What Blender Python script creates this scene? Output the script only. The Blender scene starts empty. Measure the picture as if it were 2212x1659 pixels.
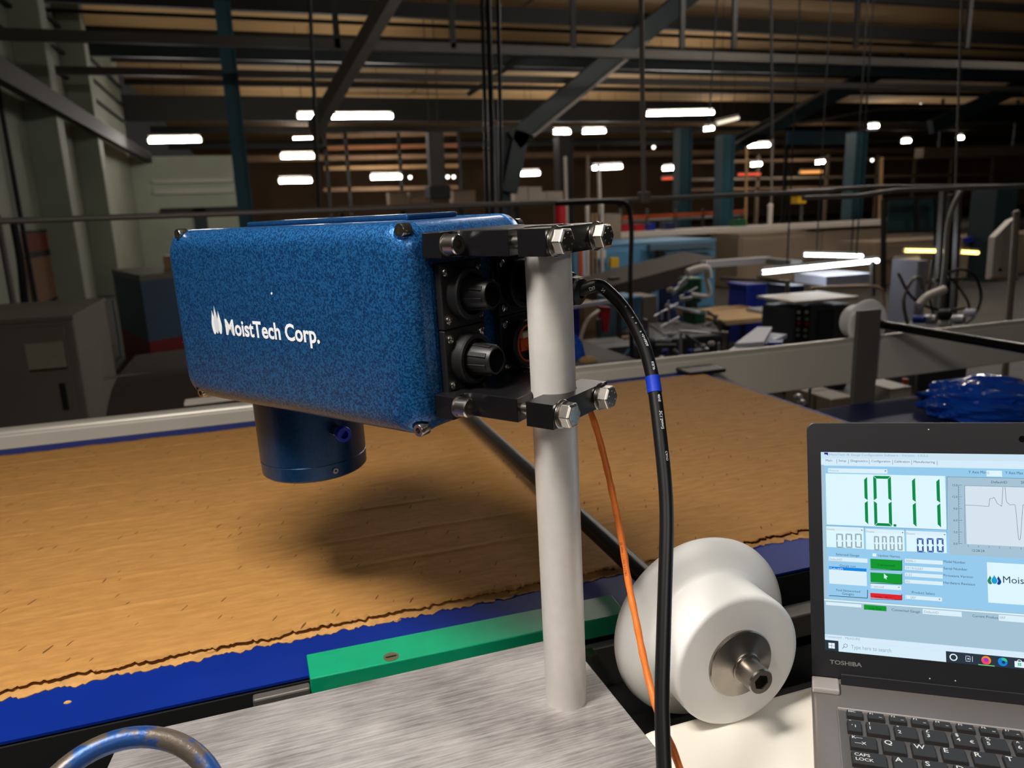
import bpy, bmesh, math, random
from mathutils import Vector, Matrix

# ------------------------------------------------------------------ camera, world, lights, exposure
sc = bpy.context.scene
COL = sc.collection
IW, IH, FPX = 2212.0, 1659.0, 1625.0
Z0 = 1.40                                    # eye height above the hall floor
EX = Vector((0.94656304, 0.10499644, -0.30494943))   # world axes seen from the camera
EY = Vector((-0.32064111, 0.2044794, -0.92486618))
EZ = Vector((-0.03475178, 0.97322347, 0.22721882))
CAMR = Matrix((EX, EY, EZ))                  # camera vector -> world vector
cam_d = bpy.data.cameras.new('camera')
cam_d.sensor_width = 36.0
cam_d.lens = 36.0 * FPX / IW
cam_d.clip_start = 0.02
cam_d.clip_end = 300
cam_d.dof.use_dof = True
cam_d.dof.focus_distance = 0.70
cam_d.dof.aperture_fstop = 7.5
cam = bpy.data.objects.new('camera', cam_d)
COL.objects.link(cam)
cam.matrix_world = Matrix.Translation((0, 0, Z0)) @ CAMR.to_4x4()
sc.camera = cam

wld = bpy.data.worlds.new('hall_air')
sc.world = wld
wld.use_nodes = True
bg = wld.node_tree.nodes['Background']
bg.inputs[0].default_value = (1.0, 0.93, 0.84, 1)
bg.inputs[1].default_value = 0.02

sc.view_settings.view_transform = 'Standard'
sc.view_settings.look = 'None'
sc.view_settings.gamma = 1.0
sc.view_settings.use_curve_mapping = False
sc.view_settings.exposure = 0.0

KEY_W = 27.5          # lamp over the work place (built with its fixture below)
FILL_W = 8.0         # added fill lamp behind the viewer
HALL_TUBE = 62.0       # radiance of the hall tubes

# ------------------------------------------------------------------ helpers
rnd = random.Random(7)
R = math.radians


def ray(px, py):
    return CAMR @ Vector(((px - IW / 2) / FPX, -(py - IH / 2) / FPX, -1.0))


def atD(px, py, d):
    return ray(px, py) * d + Vector((0, 0, Z0))


def atY(px, py, y):
    r = ray(px, py)
    return r * (y / r.y) + Vector((0, 0, Z0))


def atZ(px, py, z):
    r = ray(px, py)
    return r * ((z - Z0) / r.z) + Vector((0, 0, Z0))


def lin(c):
    if isinstance(c, str):
        c = [int(c[i:i + 2], 16) / 255 for i in (0, 2, 4)]
    else:
        c = [v / 255 for v in c]
    return tuple(v / 12.92 if v <= .04045 else ((v + .055) / 1.055) ** 2.4 for v in c)


MATS = {}


def mat(name, color, rough=.5, metal=0.0, var=0.0, vscale=20.0, bump=0.0, bscale=200.0, stretch=None,
        spec=.5, coat=0.0, second=None, detail=4.0, lo=.35, hi=.65, sss=0.0, trans=0.0, alpha=1.0):
    """procedural principled material; var mixes base with `second` (or a darker tone) by noise, bump adds fine relief"""
    if name in MATS:
        return MATS[name]
    m = bpy.data.materials.new(name)
    m.use_nodes = True
    nt = m.node_tree
    b = nt.nodes['Principled BSDF']
    col = lin(color)
    b.inputs['Base Color'].default_value = (*col, 1)
    b.inputs['Roughness'].default_value = rough
    b.inputs['Metallic'].default_value = metal
    b.inputs['Specular IOR Level'].default_value = spec
    b.inputs['Coat Weight'].default_value = coat
    b.inputs['Coat Roughness'].default_value = .15
    if sss:
        b.inputs['Subsurface Weight'].default_value = sss
        b.inputs['Subsurface Radius'].default_value = (.01, .01, .01)
    if trans:
        b.inputs['Transmission Weight'].default_value = trans
    if alpha < 1:
        b.inputs['Alpha'].default_value = alpha
    if var or bump:
        tc = nt.nodes.new('ShaderNodeTexCoord')
        mp = nt.nodes.new('ShaderNodeMapping')
        nt.links.new(tc.outputs['Object'], mp.inputs[0])
        if stretch:
            mp.inputs['Scale'].default_value = stretch
    if var:
        n = nt.nodes.new('ShaderNodeTexNoise')
        n.inputs['Scale'].default_value = vscale
        n.inputs['Detail'].default_value = detail
        nt.links.new(mp.outputs[0], n.inputs[0])
        cr = nt.nodes.new('ShaderNodeValToRGB')
        cr.color_ramp.elements[0].position = lo
        cr.color_ramp.elements[1].position = hi
        c2 = lin(second) if second else tuple(v * (1 - var) for v in col)
        cr.color_ramp.elements[0].color = (*c2, 1)
        cr.color_ramp.elements[1].color = (*col, 1)
        nt.links.new(n.outputs[0], cr.inputs[0])
        nt.links.new(cr.outputs[0], b.inputs['Base Color'])
    if bump:
        n = nt.nodes.new('ShaderNodeTexNoise')
        n.inputs['Scale'].default_value = bscale
        n.inputs['Detail'].default_value = 2
        nt.links.new(mp.outputs[0], n.inputs[0])
        bp = nt.nodes.new('ShaderNodeBump')
        bp.inputs['Strength'].default_value = bump
        bp.inputs['Distance'].default_value = .001
        nt.links.new(n.outputs[0], bp.inputs['Height'])
        nt.links.new(bp.outputs[0], b.inputs['Normal'])
    MATS[name] = m
    return m


def emit(name, color, strength=1.0):
    if name in MATS:
        return MATS[name]
    m = bpy.data.materials.new(name)
    m.use_nodes = True
    nt = m.node_tree
    nt.nodes.remove(nt.nodes['Principled BSDF'])
    e = nt.nodes.new('ShaderNodeEmission')
    e.inputs[0].default_value = (*lin(color), 1)
    e.inputs[1].default_value = strength
    nt.links.new(e.outputs[0], nt.nodes['Material Output'].inputs[0])
    MATS[name] = m
    return m


ROOTM = {}


class MB:
    """collects geometry; optional 4x4 frame F maps the given coordinates"""

    def __init__(s, F=None):
        s.v, s.f, s.F = [], [], F

    def add(s, vs, fs):
        o = len(s.v)
        for p in vs:
            p = Vector(p)
            s.v.append(s.F @ p if s.F else p)
        s.f += [tuple(i + o for i in q) for q in fs]
        return s

    def box(s, a, b):
        x0, y0, z0 = a
        x1, y1, z1 = b
        x0, x1 = min(x0, x1), max(x0, x1)
        y0, y1 = min(y0, y1), max(y0, y1)
        z0, z1 = min(z0, z1), max(z0, z1)
        return s.add([(x0, y0, z0), (x1, y0, z0), (x1, y1, z0), (x0, y1, z0), (x0, y0, z1), (x1, y0, z1), (x1, y1, z1), (x0, y1, z1)],
                     [(3, 2, 1, 0), (4, 5, 6, 7), (0, 1, 5, 4), (1, 2, 6, 5), (2, 3, 7, 6), (3, 0, 4, 7)])

    def quadbar(s, p0, p1, w, h, up=(0, 0, 1)):
        """square bar between two points, w across, h along up"""
        p0, p1 = Vector(p0), Vector(p1)
        d = (p1 - p0).normalized()
        up = Vector(up)
        sd = d.cross(up).normalized()
        u2 = sd.cross(d).normalized()
        vs = []
        for p in (p0, p1):
            for a, b in ((-1, -1), (1, -1), (1, 1), (-1, 1)):
                vs.append(p + sd * a * w / 2 + u2 * b * h / 2)
        return s.add(vs, [(3, 2, 1, 0), (4, 5, 6, 7), (0, 1, 5, 4), (1, 2, 6, 5), (2, 3, 7, 6), (3, 0, 4, 7)])

    def cyl(s, p0, p1, r0, r1=None, n=24, cap0=True, cap1=True):
        p0, p1 = Vector(p0), Vector(p1)
        r1 = r0 if r1 is None else r1
        d = (p1 - p0).normalized()
        t = Vector((0, 0, 1)) if abs(d.z) < .9 else Vector((1, 0, 0))
        a = d.cross(t).normalized()
        b = d.cross(a)
        vs, fs = [], []
        for p, r in ((p0, r0), (p1, r1)):
            for i in range(n):
                th = 2 * math.pi * i / n
                vs.append(p + (a * math.cos(th) + b * math.sin(th)) * r)
        for i in range(n):
            j = (i + 1) % n
            fs.append((i, j, n + j, n + i))
        if cap0:
            fs.append(tuple(reversed(range(n))))
        if cap1:
            fs.append(tuple(range(n, 2 * n)))
        return s.add(vs, fs)

    def lathe(s, p0, d, prof, n=32, close=False):
        """prof: list of (distance along d, radius)"""
        p0, d = Vector(p0), Vector(d).normalized()
        t = Vector((0, 0, 1)) if abs(d.z) < .9 else Vector((1, 0, 0))
        a = d.cross(t).normalized()
        b = d.cross(a)
        vs, fs = [], []
        k = len(prof)
        for h, r in prof:
            for i in range(n):
                th = 2 * math.pi * i / n
                vs.append(p0 + d * h + (a * math.cos(th) + b * math.sin(th)) * max(r, 1e-5))
        for q in range(k - 1 if not close else k):
            q2 = (q + 1) % k
            for i in range(n):
                j = (i + 1) % n
                fs.append((q * n + i, q * n + j, q2 * n + j, q2 * n + i))
        return s.add(vs, fs)

    def tube(s, pts, r, n=12, caps=True):
        pts = [Vector(p) for p in pts]
        fr = frames(pts)
        vs, fs = [], []
        for k, (p, a, b) in enumerate(fr):
            rr = r[k] if isinstance(r, (list, tuple)) else r
            for i in range(n):
                th = 2 * math.pi * i / n
                vs.append(p + (a * math.cos(th) + b * math.sin(th)) * rr)
        for k in range(len(pts) - 1):
            for i in range(n):
                j = (i + 1) % n
                fs.append((k * n + i, k * n + j, (k + 1) * n + j, (k + 1) * n + i))
        if caps:
            fs.append(tuple(reversed(range(n))))
            fs.append(tuple(range((len(pts) - 1) * n, len(pts) * n)))
        return s.add(vs, fs)

    def prism(s, poly, z0, z1, F=None):
        """polygon (x,y) extruded from z0 to z1"""
        n = len(poly)
        vs = [(x, y, z0) for x, y in poly] + [(x, y, z1) for x, y in poly]
        if F:
            vs = [F @ Vector(p) for p in vs]
        fs = [tuple(reversed(range(n))), tuple(range(n, 2 * n))]
        fs += [(i, (i + 1) % n, n + (i + 1) % n, n + i) for i in range(n)]
        return s.add(vs, fs)

    def build(s, name, m, parent=None, smooth=None, bevel=0, world=True, seg=2):
        me = bpy.data.meshes.new(name)
        vs = s.v
        if parent is not None and world and parent in ROOTM:
            inv = ROOTM[parent].inverted()
            vs = [inv @ p for p in vs]
        me.from_pydata([tuple(p) for p in vs], [], s.f)
        bm = bmesh.new()
        bm.from_mesh(me)
        bmesh.ops.recalc_face_normals(bm, faces=bm.faces)
        bm.to_mesh(me)
        bm.free()
        if smooth:
            for p in me.polygons:
                p.use_smooth = True
            me.set_sharp_from_angle(angle=R(smooth))
        o = bpy.data.objects.new(name, me)
        COL.objects.link(o)
        o.data.materials.append(m)
        if parent is not None:
            o.parent = parent
            if parent in ROOTM:
                ROOTM[o] = ROOTM[parent]
        else:
            ROOTM[o] = Matrix.Identity(4)
        if bevel:
            md = o.modifiers.new('edge', 'BEVEL')
            md.width = bevel
            md.segments = seg
            md.limit_method = 'ANGLE'
            md.angle_limit = R(40)
            md.harden_normals = False
        return o


def frames(pts):
    out = []
    n = len(pts)
    a = None
    for k in range(n):
        d = (pts[min(k + 1, n - 1)] - pts[max(k - 1, 0)]).normalized()
        if a is None:
            t = Vector((0, 0, 1)) if abs(d.z) < .9 else Vector((1, 0, 0))
            a = d.cross(t).normalized()
        else:
            a = (a - d * a.dot(d)).normalized()
        out.append((pts[k], a, d.cross(a)))
    return out


def spline(pts, m=8):
    pts = [Vector(p) for p in pts]
    q = [pts[0] * 2 - pts[1]] + pts + [pts[-1] * 2 - pts[-2]]
    out = []
    for i in range(1, len(q) - 2):
        for j in range(m):
            t = j / m
            a, b, c, d = q[i - 1], q[i], q[i + 1], q[i + 2]
            out.append(.5 * ((2 * b) + (c - a) * t + (2 * a - 5 * b + 4 * c - d) * t * t + (3 * b - a - 3 * c + d) * t ** 3))
    out.append(pts[-1])
    return out


def thing(name, label, cat, loc=(0, 0, 0), rot=None, group=None):
    o = bpy.data.objects.new(name, None)
    COL.objects.link(o)
    o.empty_display_size = .05
    Mx = Matrix.Translation(Vector(loc)) @ (rot.to_4x4() if rot else Matrix.Identity(4))
    o.matrix_world = Mx
    ROOTM[o] = Mx.copy()
    o['label'] = label
    o['category'] = cat
    if group:
        o['group'] = group
    return o


def tag(o, label, cat, group=None):
    o['label'] = label
    o['category'] = cat
    if group:
        o['group'] = group
    return o


def struct(o):
    o['kind'] = 'structure'
    return o


def text_geo(s, height=1.0, bold=0.0, width=None, align='LEFT'):
    """flat glyph outlines; cap height = height, optionally squeezed to width"""
    cu = bpy.data.curves.new('glyphs', 'FONT')
    cu.body = s
    cu.size = 1.0
    cu.offset = bold
    cu.resolution_u = 3
    ob = bpy.data.objects.new('glyphs', cu)
    COL.objects.link(ob)
    me = bpy.data.meshes.new_from_object(ob.evaluated_get(bpy.context.evaluated_depsgraph_get()))
    vs = [tuple(v.co) for v in me.vertices]
    fs = [tuple(p.vertices) for p in me.polygons]
    bpy.data.objects.remove(ob)
    bpy.data.curves.remove(cu)
    bpy.data.meshes.remove(me)
    if not vs:
        return [], [], 0
    k = height / .73
    x0 = min(v[0] for v in vs)
    x1 = max(v[0] for v in vs)
    kx = k if width is None else width / (x1 - x0)
    off = {'LEFT': 0, 'CENTER': (x1 - x0) / 2, 'RIGHT': (x1 - x0)}[align]
    return [((v[0] - x0 - off) * kx, v[1] * k, 0) for v in vs], fs, (x1 - x0) * kx


def add_text(mb, s, origin, ex, ey, height, bold=0.0, width=None, align='LEFT'):
    vs, fs, w = text_geo(s, height, bold, width, align)
    o, ex, ey = Vector(origin), Vector(ex), Vector(ey)
    mb.add([o + ex * v[0] + ey * v[1] for v in vs], fs)
    return w


# ------------------------------------------------------------------ materials
def hammer_blue():
    m = mat('hammertone_blue', (16, 66, 120), rough=.34, metal=.55, coat=.35)
    nt = m.node_tree
    b = nt.nodes['Principled BSDF']
    tc = nt.nodes.new('ShaderNodeTexCoord')
    n = nt.nodes.new('ShaderNodeTexNoise')
    n.inputs['Scale'].default_value = 500
    n.inputs['Detail'].default_value = 1.0
    n.inputs['Distortion'].default_value = .6
    nt.links.new(tc.outputs['Object'], n.inputs[0])
    cr = nt.nodes.new('ShaderNodeValToRGB')
    cr.color_ramp.elements[0].position = .42
    cr.color_ramp.elements[1].position = .60
    cr.color_ramp.elements[0].color = (*lin((16, 64, 114)), 1)
    cr.color_ramp.elements[1].color = (*lin((40, 108, 170)), 1)
    nt.links.new(n.outputs[0], cr.inputs[0])
    nt.links.new(cr.outputs[0], b.inputs['Base Color'])
    bp = nt.nodes.new('ShaderNodeBump')
    bp.inputs['Strength'].default_value = .35
    bp.inputs['Distance'].default_value = .0006
    nt.links.new(n.outputs[0], bp.inputs['Height'])
    nt.links.new(bp.outputs[0], b.inputs['Normal'])
    return m


M_BLUE = hammer_blue()
M_BLUE2 = mat('smooth_blue_paint', (24, 68, 112), rough=.35, metal=.45, var=.3, vscale=300, coat=.2)
M_BLACK = mat('black_anodised', (13, 12, 14), rough=.34, spec=.5, bump=.05, bscale=900)
M_PLAST = mat('black_plastic', (17, 16, 17), rough=.48, bump=.1, bscale=600)
M_RUBBER = mat('black_rubber', (13, 13, 15), rough=.38)
M_STEEL = mat('stainless_steel', (196, 190, 182), rough=.24, metal=1.0)
M_STEEL2 = mat('machined_steel', (165, 158, 150), rough=.3, metal=1.0, var=.15, vscale=60)
M_ALU = mat('brushed_aluminium_tube', (226, 221, 215), rough=.46, metal=.35, var=.05, vscale=90, bump=.04, bscale=500)
M_WHITEP = mat('white_plastic', (242, 240, 237), rough=.42, spec=.4, sss=.06, var=.03, vscale=15)
M_IVORY = mat('ivory_block', (244, 237, 224), rough=.5, var=.04, vscale=8)
M_GREEN = mat('green_plastic', (4, 152, 108), rough=.4, var=.08, vscale=40)
M_BELT = mat('blue_belt', (6, 38, 126), rough=.5, spec=.12, var=.1, vscale=12)
M_DARK = mat('dark_steel', (34, 33, 33), rough=.5, metal=.4, var=.2, vscale=20)
M_GREYST = mat('grey_steel', (120, 115, 110), rough=.45, metal=.6, var=.15, vscale=30)
M_WHITEPR = mat('white_print', (228, 232, 236), rough=.5)


def cardboard():
    m = mat('corrugated_cardboard', (190, 138, 72), rough=.78, spec=.25)
    nt = m.node_tree
    b = nt.nodes['Principled BSDF']
    tc = nt.nodes.new('ShaderNodeTexCoord')
    mp = nt.nodes.new('ShaderNodeMapping')
    mp.inputs['Scale'].default_value = (6, 26, 1)
    nt.links.new(tc.outputs['Object'], mp.inputs[0])
    n = nt.nodes.new('ShaderNodeTexNoise')
    n.inputs['Scale'].default_value = 4
    n.inputs['Detail'].default_value = 6
    n.inputs['Roughness'].default_value = .62
    nt.links.new(mp.outputs[0], n.inputs[0])
    cr = nt.nodes.new('ShaderNodeValToRGB')
    cr.color_ramp.elements[0].position = .3
    cr.color_ramp.elements[1].position = .72
    cr.color_ramp.elements[0].color = (*lin((158, 112, 58)), 1)
    cr.color_ramp.elements[1].color = (*lin((184, 135, 74)), 1)
    nt.links.new(n.outputs[0], cr.inputs[0])
    # small torn slits
    mp2 = nt.nodes.new('ShaderNodeMapping')
    mp2.inputs['Scale'].default_value = (7, 50, 1)
    mp1 = nt.nodes.new('ShaderNodeMapping')
    mp1.inputs['Rotation'].default_value = (0, 0, R(-62))
    nt.links.new(tc.outputs['Object'], mp1.inputs[0])
    nt.links.new(mp1.outputs[0], mp2.inputs[0])
    vo = nt.nodes.new('ShaderNodeTexVoronoi')
    vo.voronoi_dimensions = '2D'
    vo.inputs['Scale'].default_value = .9
    nt.links.new(mp2.outputs[0], vo.inputs['Vector'])
    n2 = nt.nodes.new('ShaderNodeTexNoise')
    n2.inputs['Scale'].default_value = 60
    nt.links.new(tc.outputs['Object'], n2.inputs[0])
    ad = nt.nodes.new('ShaderNodeMath')
    ad.operation = 'MULTIPLY_ADD'
    ad.inputs[1].default_value = .16
    nt.links.new(n2.outputs[0], ad.inputs[0])
    nt.links.new(vo.outputs['Distance'], ad.inputs[2])
    lt = nt.nodes.new('ShaderNodeMath')
    lt.operation = 'LESS_THAN'
    lt.inputs[1].default_value = .112
    nt.links.new(ad.outputs[0], lt.inputs[0])
    mx = nt.nodes.new('ShaderNodeMixRGB')
    mx.inputs[2].default_value = (*lin((96, 64, 32)), 1)
    nt.links.new(lt.outputs[0], mx.inputs[0])
    nt.links.new(cr.outputs[0], mx.inputs[1])
    nt.links.new(mx.outputs[0], b.inputs['Base Color'])
    n3 = nt.nodes.new('ShaderNodeTexNoise')
    n3.inputs['Scale'].default_value = 130
    n3.inputs['Detail'].default_value = 3
    nt.links.new(tc.outputs['Object'], n3.inputs[0])
    bp = nt.nodes.new('ShaderNodeBump')
    bp.inputs['Strength'].default_value = .35
    bp.inputs['Distance'].default_value = .0015
    nt.links.new(n3.outputs[0], bp.inputs['Height'])
    nt.links.new(bp.outputs[0], b.inputs['Normal'])
    return m


def brushed_plate():
    m = mat('scratched_steel_plate', (176, 170, 168), rough=.42, metal=.4)
    nt = m.node_tree
    b = nt.nodes['Principled BSDF']
    tc = nt.nodes.new('ShaderNodeTexCoord')
    mp = nt.nodes.new('ShaderNodeMapping')
    mp.inputs['Rotation'].default_value = (0, 0, R(6.5))
    mp.inputs['Scale'].default_value = (3, 60, 1)
    nt.links.new(tc.outputs['Object'], mp.inputs[0])
    n = nt.nodes.new('ShaderNodeTexNoise')
    n.inputs['Scale'].default_value = 6
    n.inputs['Detail'].default_value = 8
    n.inputs['Roughness'].default_value = .7
    nt.links.new(mp.outputs[0], n.inputs[0])
    n2 = nt.nodes.new('ShaderNodeTexNoise')
    n2.inputs['Scale'].default_value = 9
    n2.inputs['Detail'].default_value = 5
    nt.links.new(tc.outputs['Object'], n2.inputs[0])
    mu = nt.nodes.new('ShaderNodeMath')
    mu.operation = 'ADD'
    nt.links.new(n.outputs[0], mu.inputs[0])
    nt.links.new(n2.outputs[0], mu.inputs[1])
    cr = nt.nodes.new('ShaderNodeValToRGB')
    cr.color_ramp.elements[0].position = .78 / 2 * 1.0
    cr.color_ramp.elements[1].position = .62
    cr.color_ramp.elements[0].color = (*lin((128, 122, 121)), 1)
    cr.color_ramp.elements[1].color = (*lin((204, 199, 197)), 1)
    hf = nt.nodes.new('ShaderNodeMath')
    hf.operation = 'MULTIPLY'
    hf.inputs[1].default_value = .5
    nt.links.new(mu.outputs[0], hf.inputs[0])
    nt.links.new(hf.outputs[0], cr.inputs[0])
    nt.links.new(cr.outputs[0], b.inputs['Base Color'])
    bp = nt.nodes.new('ShaderNodeBump')
    bp.inputs['Strength'].default_value = .15
    bp.inputs['Distance'].default_value = .0005
    nt.links.new(n.outputs[0], bp.inputs['Height'])
    nt.links.new(bp.outputs[0], b.inputs['Normal'])
    return m


M_CARD = cardboard()
M_PLATE = brushed_plate()
M_CARDEDGE = mat('cardboard_edge', (196, 146, 84), rough=.85, var=.25, vscale=80)

# ------------------------------------------------------------------ hall shell
ZR = Z0 + 4.2
M_FLOOR = mat('concrete_floor', (70, 66, 60), rough=.6, var=.3, vscale=1.5)
M_WALL = mat('pale_green_painted_wall', (156, 164, 148), rough=.7, var=.18, vscale=.9)
M_ROOF = mat('tan_roof_board', (204, 166, 112), rough=.85, var=.22, vscale=.5, stretch=(.4, 2, 1))
M_BEAM = mat('dark_grey_beam', (27, 27, 26), rough=.7, var=.2, vscale=3)
M_TEAL = mat('dark_teal_steel', (15, 38, 42), rough=.55, var=.2, vscale=2)
M_TEAL2 = mat('teal_column_paint', (30, 78, 92), rough=.5, var=.2, vscale=2)
M_PIPE = mat('galvanised_pipe', (128, 122, 116), rough=.5, metal=.3, var=.1, vscale=4)
M_FARW = mat('brown_far_wall', (150, 120, 92), rough=.9, var=.25, vscale=.4)

fl = struct(MB().box((-8, -4, -.1), (75, 62, 0)).build('floor', M_FLOOR))
XW = -3.0
wl = struct(MB().box((XW - .2, 6.0, 0), (XW, 23.8, ZR)).build('wall_left', M_WALL))
# pilasters, ledge beam and wall rails on the left wall
for y in (13.3, 16.6):
    MB().box((XW, y, 0), (XW + .42, y + .45, ZR)).build('pilaster', M_WALL, wl, bevel=.01)
MB().box((XW + .42, 6.0, Z0 + 1.58), (XW + .56, 23.8, Z0 + 1.84)).build('crane_ledge', M_BEAM, wl)
MB().tube([(XW + .05, 12.0, .1), (XW + .05, 12.0, ZR - .3)], .03, 8).build('wall_pipe', M_BEAM, wl, smooth=40)
for z in (2.62, 3.05, 3.5):
    MB().tube([(XW + .06, 11.2, Z0 + z), (XW + .06, 23.6, Z0 + z)], .035, 8).build('wall_pipe', M_BEAM, wl, smooth=40)
wb = struct(MB().box((XW - .2, 23.8, 0), (-.1, 24.0, Z0 + 1.75)).build('wall_back', M_WALL))
for z, h in ((1.02, .1), (.72, .14)):
    MB().box((-2.5, 23.72, Z0 + z), (-.4, 23.8, Z0 + z + h)).build('cable_tray', mat('tray_grey', (170, 168, 158), rough=.5), wb)
MB().box((-2.4, 23.7, Z0 + .2), (-.3, 23.8, Z0 + .34)).build('cable_tray', M_BEAM, wb)
MB().box((-1.55, 23.7, 0), (-1.2, 23.8, Z0 + .3)).build('door_leaf', M_TEAL, wb)
struct(MB().box((-3.2, 56, 0), (75, 56.2, ZR + .4)).build('wall_far', M_FARW))

ceil = bpy.data.objects.new('ceiling', None)
COL.objects.link(ceil)
ceil['kind'] = 'structure'
ROOTM[ceil] = Matrix.Identity(4)
ys = [9.5, 14.2, 16.9, 19.8, 23.0, 26.6, 30.5, 35.0, 40.0, 47.0, 56.0]
for i in range(len(ys) - 1):                       # boarded roof bays
    for xa, xb in ((-3.2, 6.0), (6.0, 15.0), (15.0, 26.0), (26.0, 40.0), (40.0, 75.0)):
        MB().box((xa + .04, ys[i] + .03, ZR + rnd.uniform(0, .03)), (xb - .04, ys[i + 1] - .03, ZR + .1)).build('roof_panel', M_ROOF, ceil)
for y in ys[1:-1]:
    MB().box((-3.2, y - .07, ZR - .15), (75, y + .07, ZR)).build('purlin', M_BEAM, ceil)


def xbeam(ytop, ybot, Y, m, name='roof_beam', xr=(-3.0, 75), th=.12):
    """beam along X through the hall, its upper and lower edge seen at ytop/ybot in the middle of the view"""
    a, b = atY(1106, ytop, Y), atY(1106, ybot, Y)
    return MB().box((xr[0], Y, b.z), (xr[1], Y + th, a.z)).build(name, m, ceil)


xbeam(14, 47, 14.6, M_BEAM)
xbeam(97, 117, 11.5, mat('grey_cable_tray', (70, 66, 60), rough=.6, var=.1, vscale=3), 'cable_tray')
xbeam(119, 143, 17.5, M_TEAL)
xbeam(163, 177, 15.0, mat('grey_trunking', (58, 54, 50), rough=.6), 'cable_tray')
xbeam(214, 262, 24.0, M_BEAM, th=.2)
xbeam(272, 284, 30.0, M_BEAM, th=.2)
xbeam(306, 316, 36.0, M_BEAM, th=.2)
xbeam(330, 342, 42.0, M_FARW, th=.2)
MB().tube([(-3, 16, atY(1106, 63, 16).z), (75, 16, atY(1106, 63, 16).z)], .035, 8).build('roof_pipe', M_BEAM, ceil, smooth=40)
# droppers between purlins and trays
for px in (980, 1240, 1587, 1850, 2090, 1475, 730):
    p = atY(px, 104, 11.5)
    MB().box((p.x - .04, 11.5, p.z), (p.x + .04, 11.56, ZR)).build('tray_hanger', M_BEAM, ceil)


def strut(name, a, b, w, h, m, parent=ceil):
    return MB().quadbar(a, b, w, h).build(name, m, parent)


# raking struts of the roof frames and the slung conduit
strut('roof_strut', atY(1098, 415, 14.0), atY(1125, 285, 14.0), .2, .3, M_TEAL)
strut('roof_strut', atY(1108, 305, 14.0), atY(1500, -20, 14.0), .2, .36, M_TEAL)
strut('roof_strut_flange', atY(1150, 295, 13.8), atY(1400, 90, 13.8), .12, .05, M_PIPE)
strut('roof_strut', atY(1560, 325, 19.0), atY(1950, 130, 19.0), .2, .42, M_TEAL)
strut('roof_strut_flange', atY(1590, 310, 18.8), atY(1790, 192, 18.8), .14, .06, M_GREYST)
strut('roof_strut', atY(2010, 275, 19.0), atY(2260, 160, 19.0), .2, .42, M_TEAL)
strut('slung_conduit', atY(680, 280, 12.0), atY(858, -30, 9.8), .16, .2, M_PIPE)
strut('roof_strut', atY(1010, 205, 17.0), atY(1150, 110, 17.0), .12, .1, M_BEAM)
MB().tube(spline([atY(1620, 282, 24), atY(1760, 262, 24), atY(1890, 238, 24), atY(2000, 234, 24), atY(2120, 236, 24)]), .05, 8).build('roof_pipe', M_PIPE, ceil, smooth=40)


# ------------------------------------------------------------------ columns and hanging pipes
def column(pxt, pyt, pxb, Y, w, m, label, grp='steel columns of the hall', cat='column', name='steel_column', bot=0.0):
    p = atY(pxb, 480, Y)
    t = atY(pxt, pyt, Y)
    c = thing(name, label, cat, (p.x, p.y, bot), group=grp)
    MB().box((p.x - w / 2, Y, bot), (p.x - w / 2 + w * .16, Y + w, t.z)).build('flange', m, c)
    MB().box((p.x + w / 2 - w * .16, Y, bot), (p.x + w / 2, Y + w, t.z)).build('flange', m, c)
    MB().box((p.x - w / 2 + w * .16, Y + .03, bot), (p.x + w / 2 - w * .16, Y + w * .55, t.z)).build('web', m, c)
    MB().box((p.x - w * .7, Y - .05, bot), (p.x + w * .7, Y + w * 1.2, bot + .03)).build('base_plate', m, c)
    return c


column(478, 0, 533, 13.5, .24, M_TEAL2, 'slender teal steel column left of the gauge, beyond its top edge')
column(1470, 275, 1480, 17, .34, M_TEAL2, 'dark teal steel column right of the hanging grey pipe')
column(1575, 290, 1570, 13.0, .27, M_TEAL2, 'brighter teal column reaching down behind the light blue machine')
column(1850, 285, 1850, 15.0, .34, M_TEAL2, 'teal column above the inspection lamps on the right')
column(1222, 295, 1226, 24.0, .5, M_BEAM, 'grey column behind the gauge clamp under the lamps', bot=0)
column(1075, 280, 1090, 14.05, .3, M_TEAL, 'dark teal column behind the black hanging hoses')
column(2175, 395, 2170, 9.0, .45, M_TEAL, 'dark teal column at the right edge behind the white panel')


def duct(pxa, pya, pyb, Y, w, label):
    a, b = atY(pxa, pya, Y), atY(pxa, pyb, Y)
    c = thing('air_duct', label, 'duct', (a.x, Y, b.z))
    for s_ in (-.3, .3):
        MB().tube([(a.x + s_ * w, Y + w / 2, a.z - .05), (a.x + s_ * w, Y + w / 2, ZR)], .008, 6).build('hanger_rod', M_BEAM, c)
    MB().box((a.x - w / 2, Y, b.z + .15), (a.x + w / 2, Y + w, a.z)).build('shaft', mat('duct_grey', (74, 68, 60), rough=.7, var=.15, vscale=2), c, bevel=.02)
    MB().box((a.x - w * .7, Y - .1, b.z), (a.x + w * .7, Y + w + .1, b.z + .25)).build('hood', M_BEAM, c, bevel=.02)
    return c


duct(942, 285, 430, 15.0, .3, 'grey vertical air duct hanging above the middle of the gauge')


def hang_pipe(x0, y0, x1, y1, Y, r, m, label, clamp=True, grp=None, name='hanging_pipe', cat='pipe'):
    a, b = atY(x0, y0, Y), atY(x1, y1, Y)
    a = b + (a - b) * ((ZR - b.z) / (a.z - b.z))
    c = thing(name, label, cat, b, group=grp)
    MB().tube([a, b], r, 10).build('rod', m, c, smooth=40)
    if clamp:
        MB().box((b.x - r * 2.2, Y - r * 2, b.z - r * 2), (b.x + r * 2.2, Y + r * 2, b.z + r * 2.5)).build('clamp', m, c, bevel=r * .4)
        MB().cyl((b.x + r * 2.2, Y, b.z), (b.x + r * 4, Y, b.z), r * .6, n=8).build('clamp_bolt', m, c)
    return c


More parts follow.
